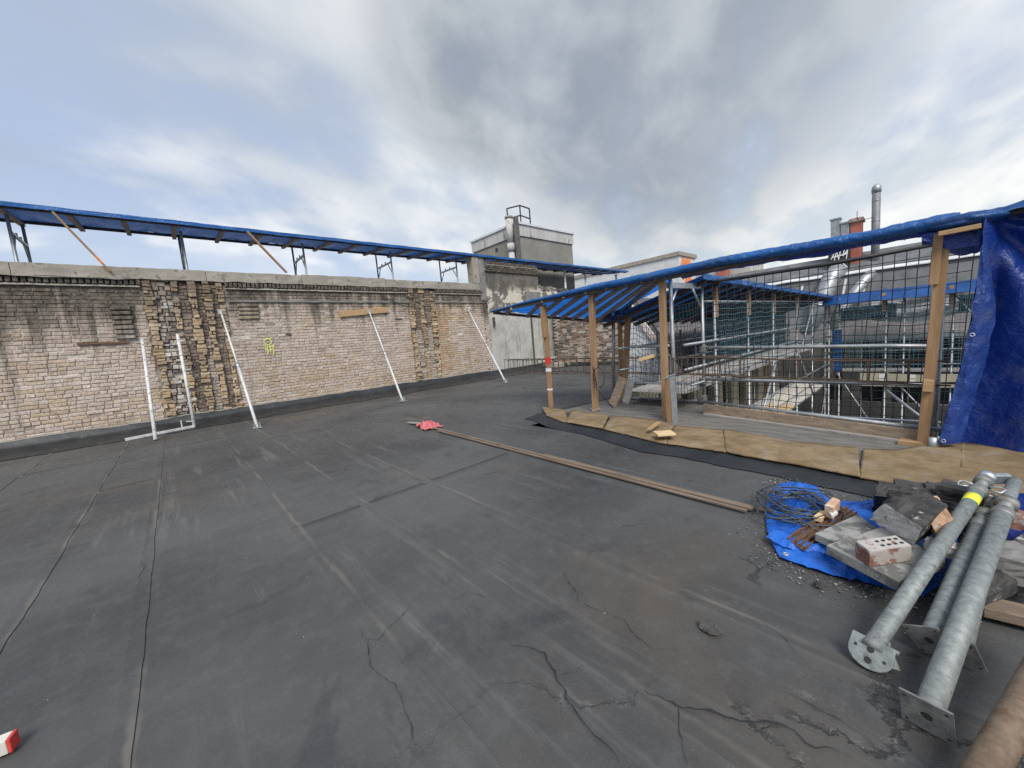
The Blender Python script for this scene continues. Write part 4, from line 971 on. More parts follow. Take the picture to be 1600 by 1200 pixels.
def net(t, c0, c1, c2, c3, nu, nv, r, m, amp, seed):      # corners: top-left, top-right, bottom-right, bottom-left
    def P_(u_, v_):
        p = c0.lerp(c1, u_).lerp(c3.lerp(c2, u_), v_); e = min(1, 6 * min(u_, 1 - u_, v_, 1 - v_) + .15)
        return p + V((.5 * fb(u_ * 3, v_ * 3, seed), 1.6 * fb(u_ * 2, v_ * 2, seed + 9), .7 * fb(u_ * 4, v_ * 3, seed + 5) - .8 * math.sin(u_ * math.pi) * v_ * .3)) * amp * e
    a = MB()
    for i in range(nu + 1): a.tube([P_(i / nu, j / 14) for j in range(15)], r, 4, False)
    a.build('vertical_cords', m, t, False, fix=False)
    a = MB()
    for j in range(nv + 1): a.tube([P_(i / 18, j / nv) for i in range(19)], r, 4, False)
    a.build('horizontal_cords', m, t, False, fix=False)
t = thing('safety_net', (-1, YF, .1), 'black knotted safety net stretched between scaffold leg and right post', 'net')
net(t, ony(1103, 446, YF), ony(1525, 372, YF), ony(1490, 672, YF), ony(1103, 636, YF), 27, 19, .0042, 'net_black', .07, 3)
t = thing('grey_net', (-3, YF, .1), 'fine grey-green net hanging between the left posts', 'net')
net(t, ony(985, 478, YF + .02), ony(1044, 500, YF + .02), ony(1044, 632, YF + .02), ony(982, 630, YF + .02), 12, 18, .0042, 'net_green', .09, 14)
t = thing('corner_net', (-2.3, 5.4, .1), 'fine net across the narrow bay between two scaffold legs', 'net')
net(t, ony(1050, 480, 5.0), ony(1095, 470, YF - .05), ony(1098, 622, YF - .05), ony(1054, 640, 5.0), 9, 15, .0035, 'net_black', .05, 24)
def cage(name, p, q, w_, h_, step, label, r=.007):
    t = thing(name, p, label, 'rebar cage'); p, q = V(p), V(q); d = (q - p).normalized(); a = V((-d.y, d.x, 0)).normalized() * w_ / 2; h = V((0, 0, h_))
    for s_ in (-1, 1):
        for z_ in (V((0, 0, 0)), h):
            e = random.uniform(-.15, .1); MB().tube(wobble(p + a * s_ + z_ - d * e, q + a * s_ + z_ + d * random.uniform(-.1, .15), 12, .03, random.random() * 9), r, 6).build('main_bar', 'rebar', t, True)
    n_ = int((q - p).length / step)
    for i in range(n_):
        c = p + d * (i + .5) * step + d * random.uniform(-.02, .02) + V((0, 0, random.uniform(-.012, .012))); l_ = d * random.uniform(-.02, .02)
        MB().tube([c - a + h, c - a, c + a, c + a + h + l_, c - a + h + l_, c - a + h * .8 + d * .01], r * .8, 5).build('stirrup', 'rebar', t)
cage('rebar_cage', ony(790, 580, 4.95), ony(1150, 586, 4.95), .16, .23, .13, 'rusty rebar cage hung level behind the left timber posts')
cage('rebar_cage', ony(1105, 586, 5.02), ony(1490, 601, 5.02), .13, .21, .27, 'rusty rebar cage with wide stirrups behind the black net', .008)
t = thing('cage_packer', ony(1006, 560, 4.9), 'short tan timber packer wedged in the rebar cage', 'offcut'); MB().beam(ony(1001, 562, 4.88), ony(1022, 556, 4.88), .09, .05).build('packer', 'plank_tan', t, bevel=.004)

# ================================================================ COURTYARD SCAFFOLD AND CANOPY ON THE LEFT
XB = -2.3
sb = thing('courtyard_scaffold', (-2.8, 11, -15), 'galvanised scaffold along the left side of courtyard with decks', 'scaffold')
YB = [6.4, 8.0, 9.66, 11.76, 13.6, 15.55]
for i, y in enumerate(YB):
    std((XB, y, -15), (XB, y, 1.62), sb, .021, 'galv_far'); std((XB - .95, y, -15), (XB - .95, y, 1.2), sb, .019, 'galv_far')
    MB().beam((XB, y + .05, 1.36), (XB, y + .05, 1.86), .09, .06, (1, 0, 0)).build('post_extension', 'wood', sb)
    for z_ in (.26, -1.08): MB().tube([(XB, y, z_), (XB - .95, y, z_)], .02, 6).build('transom', 'galv_far', sb)
for x in (XB + .03, XB - .98):
    for z_ in (1.0, .66):
        MB().tube([(x, 5.2, z_), (x, 15.7, z_)], .021 if x > -2.5 else .016, 8).build('guard_rail', 'galv_far', sb, True)
MB().tube([(XB + .03, 5.6, -.35), (XB + .03, 15.7, -.35)], .02, 8).build('guard_rail', 'galv_far', sb, True)
for z_ in (.42, -.7, -.98): MB().tube([(XB + .03, 5.4, z_), (XB + .03, 15.6, z_)], .015, 6).build('ledger', 'galv_far', sb, True)
for y in (7.2, 10.7, 12.7, 14.6): MB().tube([(XB - .9, y, 1.2), (XB - .9, y, -3)], .017, 6).build('standard', 'rust', sb, True)
MB().tube([(XB, 6.0, 1.60), (XB, 15.5, 1.66)], .018, 6).build('net_rail', 'galv_far', sb, True)
for a, b in (((XB + .05, 13.4, 1.6), (XB + .05, 11.9, .35)), ((XB + .05, 9.6, .3), (XB + .05, 8.2, -1.0)), ((XB + .05, 11.7, .3), (XB + .05, 13.5, -1.0)), ((XB + .05, 15.4, -1.1), (XB + .05, 13.7, -2.6))):
    MB().tube([a, b], .023, 8).build('brace', 'galv_far', sb, True)
y = 5.4; k = 0
while y < 15.2:
    for j in range(3):
        MB().beam((XB - .18 - j * .29, y, .32), (XB - .18 - j * .29, y + 2.02, .325), .27, .045).build('deck_plank', 'plank_pink' if (k + j) % 3 == 1 else 'plank_pale', sb)
        MB().beam((XB - .18 - j * .29, y + .3, -1.04), (XB - .18 - j * .29, y + 2.32, -1.03), .27, .045).build('deck_plank', 'plank_tan' if k == 2 and j < 2 else 'plank_pale', sb)
    y += 2.04; k += 1
cbn = thing('courtyard_canopy', (-3, 10, 1.8), 'blue tarpaulin canopy over the scaffold on the courtyard left', 'canopy')
def cbf(u_, v_):
    y = lerp(5.55, 15.6, u_); x = lerp(-2.12, -3.9, v_); n_ = fb(y * 2, v_ * 3, 3)
    return (x, y, lerp(1.93, 1.80, u_) - .27 * (-2.12 - x) - .03 * abs(math.sin(y * 6.2)) * math.sin(v_ * 3.1) + .015 * n_)
MB().sheet(cbf, 120, 14).build('tarpaulin', 'tarp', cbn, True)
MB().sheet(lambda a, b: (-2.10 + .012 * fb(a * 40, b, 2), lerp(5.5, 15.62, a), lerp(1.945, 1.81, a) - .075 * b + .012 * fb(a * 25, 1, 1)), 120, 2).build('pale_hem', 'tarp_bright', cbn, True)
y = 5.75
while y < 15.5:
    MB().beam((-2.16, y, lerp(1.87, 1.74, (y - 5.5) / 10)), (-3.9, y, lerp(1.87, 1.74, (y - 5.5) / 10) - .48), .05, .06).build('rafter', 'wood_dark', cbn); y += .52
t = thing('teal_debris_net', (-3.3, 10, .4), 'dark teal debris net behind the courtyard scaffold', 'net')
MB().sheet(lambda a, b: (-3.32 + .05 * fb(a * 9, b * 3, 2), lerp(8.6, 15.5, a), lerp(1.45, .42, b) - .05 * abs(math.sin(a * 18)) * (1 - b)), 70, 12, uvs=(6.9, 1.0)).build('net_sheet', 'net_teal_dense', t, True)
t = thing('fine_guard_net', (XB, 10, .3), 'thin grey-teal guard net on the courtyard side of the left scaffold', 'net')
MB().sheet(lambda a, b: (XB + .06 + .03 * fb(a * 12, b * 3, 2), lerp(6.4, 15.5, a), lerp(1.58, .36, b) + .02 * fb(a * 20, b * 2, 6)), 90, 12, uvs=(9.1, 1.25)).build('net_sheet', 'net_lines', t, True)
t = thing('near_debris_net', (-3.2, 6.4, .4), 'blue-green debris net sagging from the courtyard canopy corner', 'net')
MB().sheet(lambda a, b: (lerp(-3.2, -2.35, a), 6.35 + .05 * fb(a * 5, b * 3, 7), lerp(1.58 + .2 * a, 1.42 + .1 * a, b) - .08 * math.sin(a * 3.1)), 24, 10, uvs=(.85, .2)).build('net_sheet', 'net_teal', t, True)
# house on the left of the courtyard
hl = thing('courtyard_house', (-4.4, 11, -15), 'beige house left of the courtyard under a dark tiled roof slope', 'building')
XL = -3.62; wy = [6.35, 8.1, 8.75, 9.3, 9.95, 10.5, 11.15, 11.7, 12.35, 12.9, 13.55, 14.1, 14.75, 15.9]
MB().box(-3.94, XL, 6.35, 15.9, -.18, .22).build('upper_band', 'render_beige', hl); MB().box(-3.94, XL, 6.35, 15.9, -15, -2.3).build('lower_wall', 'render_beige', hl)
for i in range(0, len(wy) - 1, 2): MB().box(-3.94, XL, wy[i], wy[i + 1], -2.299, -.181).build('pier', 'render_beige', hl)
for i in range(1, len(wy) - 1, 2):
    w_ = MB().box(XL - .2, XL - .16, wy[i], wy[i + 1], -2.29, -.19).build('window', 'glass_dark', hl)
    MB().box(XL - .155, XL - .12, (wy[i] + wy[i + 1]) / 2 - .02, (wy[i] + wy[i + 1]) / 2 + .02, -2.28, -.2).build('mullion', 'white_metal', w_)
    MB().box(XL - .1, XL + .05, wy[i] - .05, wy[i + 1] + .05, -2.345, -2.297).build('sill', 'concrete', w_)
mt = MB().add([(-4.75, 8.3, .02), (-3.55, 8.3, .02), (-3.55, 8.3, .2), (-4.75, 8.3, 2.0), (-4.75, 15.9, .02), (-3.55, 15.9, .02), (-3.55, 15.9, .2), (-4.75, 15.9, 2.0)], [(0, 1, 2, 3), (7, 6, 5, 4), (0, 3, 7, 4), (3, 2, 6, 7), (1, 5, 6, 2), (0, 4, 5, 1)]).build('roof_slope', 'concrete_dark', hl)
for r_ in range(12):
    a = r_ / 12; zc_, xc_ = lerp(.24, 1.98, a), lerp(-3.53, -4.72, a)
    m_ = MB()
    def tl(u_, v_, xc_=xc_, zc_=zc_): return (xc_ - .105 * v_, lerp(8.28, 15.9, u_), zc_ + .155 * v_ + .03 + .014 * abs(math.sin(u_ * 7.6 / .24 * math.pi)))
    m_.sheet(tl, 130, 1, .03, (-.02, 0, -1)); m_.build('tile_course', 'tile_dark', mt)
gw = MB().prism([(-4.9, 8.05), (-3.72, 8.05), (-3.72, 8.27), (-4.9, 8.27)], -1, .3).build('gable_foot', 'white_metal', hl)
MB().add([(-4.85, 8.06, .3), (-3.7, 8.06, .3), (-4.78, 8.06, 1.9), (-4.85, 8.26, .3), (-3.7, 8.26, .3), (-4.78, 8.26, 1.9)], [(0, 1, 2), (5, 4, 3), (0, 3, 4, 1), (1, 4, 5, 2), (2, 5, 3, 0)]).build('gable_wall', 'white_metal', hl)
MB().beam((-4.85, 8.02, 2.02), (-3.6, 8.02, .28), .12, .05, (0, 1, 0)).build('verge_board', 'plank_pink', hl)

# ================================================================ FAR SIDE OF THE COURTYARD
YC = 15.5
sf = thing('far_scaffold', (-.5, YC, -15), 'galvanised scaffold across the far side of the courtyard', 'scaffold')
for x in (-2.2, -1.95, -.92, -.55, .35, 1.6, 3.0): std((x, YC, -15), (x, YC, 1.55 if x > -1.9 else 1.7), sf, .02, 'galv_far')
for z_ in (1.0, .55, .05, -.35): MB().tube([(-2.3, YC - .03, z_), (3.4, YC - .03, z_)], .02, 6).build('guard_rail', 'galv_far', sf, True)
for z_ in (-.55, -2.55): MB().beam((-2.3, YC + .35, z_), (3.4, YC + .35, z_), .6, .05).build('deck_plank', 'wood_grey', sf)
for a, b in (((-2.0, -.6), (-1.0, -2.5)), ((.35, -.6), (1.6, -2.5)), ((-.9, -.55), (.4, -2.4)), ((.35, 1.5), (1.5, -.5))): MB().tube([(a[0], YC - .05, a[1]), (b[0], YC - .05, b[1])], .02, 6).build('brace', 'galv_far', sf, True)
for x in (-.92, .35): MB().beam((x - .05, YC - .06, 1.2), (x - .05, YC - .06, 1.72), .08, .06, (0, 1, 0)).build('post_extension', 'wood', sf)
bx_ = MB().box(-2.12, -1.88, YC - .04, YC - .02, -.55, .75).build('x', 'tarp'); bx_.name = 'blue_strip'; tag(bx_, 'narrow blue tarpaulin strip hanging at the far courtyard corner', 'tarpaulin')
for k, (x0, x1, z0, z1) in enumerate(((-1.45, -.9, -.98, -.60), (-.86, .55, -.98, -.62))):
    t = thing('beige_hoarding', (x0, YC, z0), ['left narrow beige hoarding board on the far scaffold', 'right long beige hoarding board on the far scaffold'][k], 'hoarding', 'beige panels on the far scaffold')
    MB().box(x0, x1, YC - .12, YC - .08, z0, z1).build('panel', 'render_beige', t)
    for j in range(2): MB().box(lerp(x0, x1, .3 if k else .75), lerp(x0, x1, .3 if k else .75) + .14, YC - .127, YC - .122, z0 + .08 + j * .16, z0 + .20 + j * .16).build('paper_sign', 'paper', t)
t = thing('far_guard_net', (.3, YC - .1, 0), 'thin grey-teal guard net hung along the far scaffold', 'net')
MB().sheet(lambda a, b: (lerp(-2.15, 3.2, a), YC - .12 + .03 * fb(a * 9, b * 3, 4), lerp(1.45, -.5, b) + .02 * fb(a * 12, b * 2, 6)), 60, 16, uvs=(5.35, 1.95)).build('net_sheet', 'net_lines', t, True)
for x in (-1.5, .0, .9, 2.2): std((x, YC + .7, -15), (x, YC + .7, 1.3), sf, .018, 'galv_far')
for z_ in (1.28, .3, -1.1, -1.6): MB().tube([(-2.3, YC + .68, z_), (3.4, YC + .68, z_)], .017, 6).build('ledger', 'galv_far', sf, True)
cf_ = thing('far_canopy', (0, YC, 1.7), 'narrow blue tarpaulin canopy across the far side of courtyard', 'canopy')
MB().sheet(lambda a, b: (lerp(-2.35, 4, a), YC - .28 + .5 * b, lerp(1.52, 1.83, b) - .02 * a + .02 * fb(a * 20, b * 2, 2)), 80, 5).build('tarpaulin', 'tarp', cf_, True)
MB().sheet(lambda a, b: (lerp(-2.35, 4, a), YC - .25 + .7 * b, lerp(1.50, 1.56, b) + .02 * fb(a * 20, b * 2, 8)), 60, 4).build('underside', 'tarp_deep', cf_, True)  # shaded side of the canopy given as a deeper blue
t = thing('far_debris_net', (0, YC + .3, 1), 'dark debris net under the far canopy', 'net')
MB().sheet(lambda a, b: (lerp(-2.0, -.75, a), YC + .62 + .04 * fb(a * 5, b * 3, 1), lerp(1.4, .98, b)), 30, 8, uvs=(1.3, .5)).build('net_sheet', 'net_teal_dense', t); MB().sheet(lambda a, b: (lerp(.45, 2.6, a), YC + .62 + .04 * fb(a * 5, b * 3, 1), lerp(1.45, .98, b)), 30, 8, uvs=(2.2, .5)).build('net_sheet', 'net_teal_dense', t)
t = thing('plastic_sheet', (-.2, YC + .6, 1), 'grey plastic sheet sagging in folds below the far canopy', 'plastic sheet')
MB().sheet(lambda a, b: (lerp(-1.3, .55, a), YC + .9 - .12 * b + .05 * fb(a * 6, b * 7, 3) + .05 * math.sin(b * 14 + a * 4), lerp(1.62, .95, b) - .28 * math.sin(a * math.pi) * b * .6 + .05 * a), 50, 30).build('sheet', 'plastic_grey', t, True)
hf = thing('far_house', (-1, 18, -15), 'grey house behind the courtyard with mansard roof and dark windows', 'building')
YH = 17.0
xs = [-6.5, -2.45, -2.05, -1.6, -1.05, -.85, -.1, .2, .95, 1.3, 2.1, 5]
for z0, z1 in ((-1.75, .30), (-4.6, -2.6)):
    for i in range(0, len(xs) - 1, 2): MB().box(xs[i], xs[i + 1], YH, YH + 3, z0 + .001, z1 - .001).build('pier', 'render_grey', hf)
    for i in range(1, len(xs) - 1, 2):
        w_ = MB().box(xs[i], xs[i + 1], YH + .14, YH + .17, z0 + .01, z1 - .01).build('window', 'glass_dark', hf)
        MB().box((xs[i] + xs[i + 1]) / 2 - .02, (xs[i] + xs[i + 1]) / 2 + .02, YH + .1, YH + .135, z0 + .02, z1 - .02).build('mullion', 'concrete_dark', w_)
MB().box(-6.5, 5, YH, YH + 3, -2.6, -1.75).build('spandrel', 'render_grey', hf); MB().box(-6.5, 5, YH, YH + 3, -15, -4.6).build('lower_wall', 'render_grey', hf)
MB().box(-6.5, 5, YH - .1, YH + .4, .3, .40).build('gutter', 'galv_far', hf)
MB().sheet(lambda a, b: (lerp(-6.5, 5, a), lerp(YH - .06, YH + .55, b), lerp(.402, 1.25, b)), 40, 3, .04).build('tin_mansard', 'tin_brown', hf)
MB().sheet(lambda a, b: (lerp(-6.5, 5, a), lerp(YH + .56, YH + 1.0, b) + .01 * fb(a * 30, b * 4, 1), lerp(1.27, 2.62, b)), 60, 8, .04).build('steep_roof', 'roof_sheet', hf)
MB().sheet(lambda a, b: (lerp(-6.5, 5, a), YH + .9 + .1 * b, 2.60 + .08 * b + .03 * fb(a * 14, 1, 1)), 60, 1, .03).build('drip_edge', 'white_metal', hf)
MB().sheet(lambda a, b: (lerp(-6.5, 5, a), lerp(YH + 1.02, YH + 2.0, b), lerp(2.72, 3.36, b) + .04 * fb(a * 16, b * 2, 3)), 80, 8, .05).build('upper_roof', 'roof_sheet', hf)
MB().sheet(lambda a, b: (lerp(-6.5, 5, a), lerp(YH + 2.02, YH + 5, b), lerp(3.37, 2.2, b)), 10, 2, .05).build('rear_roof', 'roof_sheet', hf)
for k in range(9):
    p = ony(1185 + k * 38, 420 - k * 6, YH + 1.95); MB().tube([(p.x, YH + 1.95, 3.5), (p.x + .03, YH + 1.95, 3.5 + .15 + .2 * (k % 3))], .012, 5).build('lightning_rod', 'prop_dark', hf)
YK = YH + 1.4
def onk(x, y): return ony(x, y, YK)
def stack(name, x0, x1, ytop, ybot, m, label, dy=.5, cat='chimney'):
    a, b = onk(x0, ytop), onk(x1, ybot); t = thing(name, (a.x, YK, b.z), label, cat)
    MB().box(a.x, onk(x1, ytop).x, YK, YK + dy, b.z - .4, a.z).build('shaft', m, t, bevel=.01); return t, a, b
t, a, b = stack('vent_box', 1298, 1312, 345, 440, 'galv_far', 'taller grey sheet-metal vent shaft left of the red chimney', .3, 'vent'); MB().box(a.x - .03, onk(1312, 345).x + .03, YK - .03, YK + .33, a.z, a.z + .05).build('cap', 'galv_far', t)
t, a, b = stack('vent_box', 1314, 1327, 350, 440, 'galv_far', 'shorter grey sheet-metal vent shaft touching the red chimney', .3, 'vent'); MB().box(a.x - .03, onk(1327, 345).x + .03, YK - .03, YK + .33, a.z, a.z + .04).build('cap', 'galv_far', t)
t = thing('dark_vent_base', onk(1313, 425), 'black vent base with white scrawled lettering', 'vent')
a, b = onk(1296, 386), onk(1329, 427); MB().box(a.x, b.x, YK - .25, YK - .02, b.z - .2, a.z).build('base', 'black_paint_and_hole', t)
off3 = [0]
def fx3(p, q):
    off3[0] += .0006; return V((lerp(a.x, b.x, p), YK - .255 - (off3[0] % .02), lerp(b.z, a.z, q)))
for stx in ([(.1, .8), (.2, .95), (.3, .75), (.15, .55)], [(.3, .5), (.4, .8), (.5, .5), (.6, .85)], [(.65, .9), (.8, .95), (.7, .6), (.9, .75), (.85, .5)], [(.1, .4), (.35, .3), (.55, .4)], [(.7, .35), (.9, .2)], [(.2, .6), (.9, .65)]): ribbon(stx, .045, fx3).build('scrawl', 'white_paint', t)
t, a, b = stack('brick_chimney', 1329, 1346, 342, 440, 'chim_red', 'red brick chimney stack beside the tall metal flue', .55)
MB().box(a.x - .05, onk(1346, 342).x + .05, YK - .05, YK + .6, a.z - .12, a.z - .02).build('crown', 'clay', t); MB().tube([(a.x + .15, YK + .2, a.z), (a.x + .15, YK + .2, a.z + .25)], .012, 5).build('rod', 'prop_dark', t)
for s_, l_ in ((-1, .3), (1, .25)): MB().tube([(a.x + .2, YK - .06, a.z - .15), (a.x + .2 + s_ * (.2 + l_), YK - .06, a.z - .12)], .012, 5).build('bracket', 'prop_dark', t)
r0, r1 = onk(1367, 296), onk(1367, 420); rad = .5 * (onk(1374, 340).x - onk(1360, 340).x)
t = thing('metal_flue', r1, 'tall grey round metal flue with rounded cap', 'flue')
MB().tube([(r1.x, YK, r1.z - .3), (r1.x, YK, r0.z)], rad, 14).build('pipe', 'zinc', t, True)
MB().tube([(r1.x, YK, r0.z - .12), (r1.x, YK, r0.z + .02), (r1.x, YK, r0.z + .1), (r1.x, YK, r0.z + .16)], rad, 14, True, [rad * 1.12, rad * 1.15, rad * .95, rad * .4]).build('cap', 'galv_far', t, True)
for f_ in (.3, .6, .85): z_ = lerp(r1.z, r0.z, f_); MB().tube([(r1.x, YK, z_), (r1.x, YK, z_ + .03)], rad * 1.05, 14).build('joint_band', 'galv_far', t, True)
MB().tube([(r1.x, YK, r1.z + .25), (r1.x, YK, r1.z - .05)], rad, 12, True, [rad, rad * 1.7]).build('skirt', 'galv_far', t, True)
MB().box(r1.x - rad * 1.8, r1.x + rad * 2.0, YK - .22, YK + .3, r1.z - .75, r1.z - .05).build('base_box', 'galv_far', t)
for k, (pp, w_, lb) in enumerate((([(1362, 428), (1352, 436), (1318, 480), (1300, 520)], .17, 'slim silver ventilation duct running down roof below the metal flue'), ([(1312, 420), (1300, 432), (1283, 470), (1262, 520)], .27, 'wide silver ventilation duct left of the slim one on far roof'))):
    t = thing('ventilation_duct', ony(*pp[-1], YH + .4), lb, 'duct', 'silver ducts on the far roof')
    q = [ony(a, b, YH + d_) for (a, b), d_ in zip(pp, (1.0, .8, .35, .3))]
    MB().tube(q, w_, 12).build('duct_run', 'galv_far', t, True)
    for j in range(2): c0, c1 = q[j + 1].lerp(q[j + 2], .1), q[j + 1].lerp(q[j + 2], .14); MB().tube([c0, c1], w_ * 1.06, 12).build('seam_band', 'galv', t, True)
for k, (x, y_) in enumerate(((1254, 460), (1285, 455), (1322, 450), (1400, 500), (1352, 455))):
    t = thing('roof_ladder_rail', ony(x, y_, YH + .4), ['white roof stay furthest left on far roof slope', 'white roof stay just left of the wide silver duct', 'white roof stay between the two silver ducts', 'white roof stay in front of the plastic sheet', 'white roof stay right of the slim silver duct'][k], 'roof stay', 'white stays on the far roof')
    MB().beam(ony(x, y_ - 14, YH + .75), ony(x - 5, y_ + 12, YH + .5), .05, .04).build('stay', 'white_metal', t); MB().beam(ony(x - 4, y_ + 10, YH + .5), ony(x - 6, y_ + 13, YH + .62), .06, .05).build('stay_foot', 'galv_far', t)

# ================================================================ THINGS LYING ON THE ROOF
t = thing('long_batten', onz(900, 727, 0), 'long weathered batten lying on the roof under the red cloth', 'batten')
a, b = onz(676, 668, .03), onz(1176, 795, .03)
MB().beam(a, b, .034, .016, j=.002).build('batten', 'wood_brown', t, bevel=.002)
t = thing('thin_strip', onz(1000, 750, 0), 'brown thin strip lying close beside the long batten', 'strip')
d = (b - a).normalized(); s_ = V((d.y, -d.x, 0))
MB().beam(a + d * .25 + s_ * .045 + V((0, 0, -.004)), b - d * .02 + s_ * .042 + V((0, 0, -.004)), .024, .010).build('bar', 'wood_brown', t)
t = thing('thin_lath', onz(1100, 780, 0), 'thin brown lath at the near end of the long batten', 'lath')
MB().beam(a.lerp(b, .55) - s_ * .05 + V((0, 0, -.006)), b + d * .12 - s_ * .04 + V((0, 0, -.006)), .026, .010).build('lath', 'wood_brown', t)
t = thing('red_cloth', onz(667, 664, 0), 'crumpled red cloth over the far end of the long batten', 'cloth')
cc_ = onz(668, 665, .04)
MB().sheet(lambda u_, v_: cc_ + V((lerp(-.20, .20, u_) * (1 + .2 * fb(v_ * 4, 1, 1)) + .03 * fb(u_ * 6, v_ * 6, 2), lerp(-.13, .15, v_) * (.7 + .5 * u_) + .05 * fb(u_ * 4, v_ * 4, 4), .075 * math.sin(u_ * 3.14) * math.sin(v_ * 3.14) + .06 * abs(fb(u_ * 6, v_ * 6, 9)) - .022)), 26, 20).build('cloth', 'red_cloth', t, True)
q = onz(646, 661, .03); MB().beam(q + V((-.25, .02, -.02)), q + V((.3, -.02, .03)), .06, .015).build('stiff_strip', 'wood_grey', t)
t = thing('timber_wedge', onz(10, 1160, 0), 'pale timber end with red painted tip at the lower left edge', 'timber')
a, b = onz(22, 1157, .035), onz(-150, 1225, .035); d = (b - a).normalized()
MB().beam(a + d * .007, b, .045, .05).build('timber', 'plank_pale', t, bevel=.003); MB().beam(a - d * .003, a + d * .0065, .046, .051).build('red_tip', 'red_paint', t, bevel=.003)

# ---- rubble pile on the blue sheet
OUT = [(1194, 792), (1203, 770), (1216, 757), (1234, 751), (1262, 755), (1284, 771), (1301, 782), (1340, 783), (1372, 781), (1440, 790), (1500, 830), (1480, 905), (1441, 930), (1393, 918), (1352, 908), (1318, 902), (1262, 884), (1218, 868), (1208, 850), (1199, 828)]
ow = [onz(x, y, .02) for x, y in OUT]; ctr = V((-.36, 2.78, 0))
t = thing('blue_ground_sheet', (ctr.x, ctr.y, 0), 'crumpled bright blue tarpaulin spread under the rubble pile', 'tarpaulin')
def gs(u_, v_):
    n_ = len(ow); f_ = u_ * n_; k = int(f_) % n_; p = ow[k].lerp(ow[(k + 1) % n_], f_ - int(f_))
    r_ = v_ ** .8; q = ctr.lerp(p, r_)
    z = .012 + .05 * (1 - r_) + .035 * abs(fb(q.x * 5, q.y * 5, 3)) + .030 * abs(fb(q.x * 11 + q.y * 5, q.y * 6, 7)) * (1 - .4 * r_)
    if v_ > .9: z = lerp(z, .012 + .02 * abs(fb(u_ * 30, 1, 1)), (v_ - .9) / .1)
    return (q.x, q.y, z)
MB().sheet(gs, 140, 34).build('sheet', 'tarp_sheet', t, True)
def fold(u_, v_):
    p = ony(0, 0, 1) if False else onz(lerp(1204, 1395, u_), lerp(848, 914, u_) - 6 + 5 * math.sin(u_ * 9), .02)
    d = V((.45, .9, 0)).normalized(); return p + d * (.13 * (v_ - .25)) + V((0, 0, .018 + .028 * math.sin(v_ * 3.14) + .012 * fb(u_ * 12, v_ * 3, 3)))
MB().sheet(fold, 60, 8).build('front_fold', 'tarp_sheet', t, True)
e = onz(1228, 868, .04); MB().tube([e + V((.011 * math.cos(a * .628), .011 * math.sin(a * .628), .008)) for a in range(11)], .004, 6).build('eyelet', 'galv', t, True)
wc_ = thing('wire_coil', onz(1243, 785, .05), 'tangled dark tie wire on the left of the blue sheet', 'wire')
rg = random.Random(12); c0 = onz(1243, 787, .085)
for k in range(15):
    pts = []; a0 = rg.uniform(0, 6.28); rx, ry = rg.uniform(.09, .19), rg.uniform(.12, .30); oc = c0 + V((rg.uniform(-.05, .05), rg.uniform(-.07, .07), 0)); rot = rg.uniform(-.5, .9)
    n_ = rg.choice([5, 6, 7, 9])
    for j in range(n_ + 1):
        a = a0 + j * 6.28 / n_ * rg.uniform(.9, 1.05); x, y = rx * math.cos(a), ry * math.sin(a)
        pts.append(oc + V((x * math.cos(rot) - y * math.sin(rot), x * math.sin(rot) + y * math.cos(rot), rg.uniform(-.03, .035))))
    sm = []
    for j in range(len(pts) - 1):
        for s_ in (0, .5): sm.append(pts[j].lerp(pts[j + 1], s_) + V((0, 0, .008 * s_)))
    MB().tube(sm, .0045, 5).build('wire_loop', 'tarp_wire', wc_, True)
def quad_block(name, label, cat, top, zt, th, m, parts=True, zj=None, jit=0.0, bevel=.004, group=None, zl=None):
    ps = [onz(x, y, (zl[i] if zl else zt)) for i, (x, y) in enumerate(top)]
    c = sum(ps, V()) / len(ps); t = thing(name, (c.x, c.y, max(0, zt - th)), label, cat, group)
    n_ = len(ps); bot = [p - V((0, 0, th)) + V((rg.uniform(-jit, jit), rg.uniform(-jit, jit), 0)) for p in ps]
    mb = MB(); mb.add(bot + ps, [tuple(range(n_))[::-1], tuple(range(n_, 2 * n_))] + [(i, (i + 1) % n_, n_ + (i + 1) % n_, n_ + i) for i in range(n_)])
    return t, mb, ps
t, mb, ps = quad_block('paving_slab', 'grey concrete paving slab at the back left of the rubble pile', 'slab', [(1273, 833), (1303, 846), (1372, 826), (1340, 803)], .125, .042, 'paver'); mb.build('slab', 'paver', t, bevel=.004)
t, mb, ps = quad_block('paving_slab', 'larger front paving slab carrying the hollow brick', 'slab', [(1291, 851), (1405, 909), (1478, 872), (1377, 823)], .15, .048, 'paver'); mb.build('slab', 'paver', t, bevel=.004)
t, mb, ps = quad_block('hollow_brick', 'perforated red brick smeared with pale mortar on the front slab', 'brick', [(1336, 846), (1359, 863), (1425, 853), (1400, 837)], .222, .07, 'clay'); 
mb.build('brick_body', 'clay', t, bevel=.004)
c = sum(ps, V()) / 4; ex, ey = (ps[3] - ps[0]), (ps[1] - ps[0])
MB().prism([tuple((c + (p - c) * .97).xy) for p in ps], .2215, .2255, .001).build('mortar_film', 'clay_white', t)
for i in range(4):
    for j in range(2):
        p = ps[0] + ex * (.42 + .15 * i) + ey * (.30 + .38 * j); MB().prism([tuple((p + ex.normalized() * a + ey.normalized() * b).xy) for a, b in ((-.008, -.006), (.008, -.006), (.008, .006), (-.008, .006))], .2256, .2268).build('hole', 'black_paint_and_hole', t)  # black pads on the film stand in for the shaded perforations
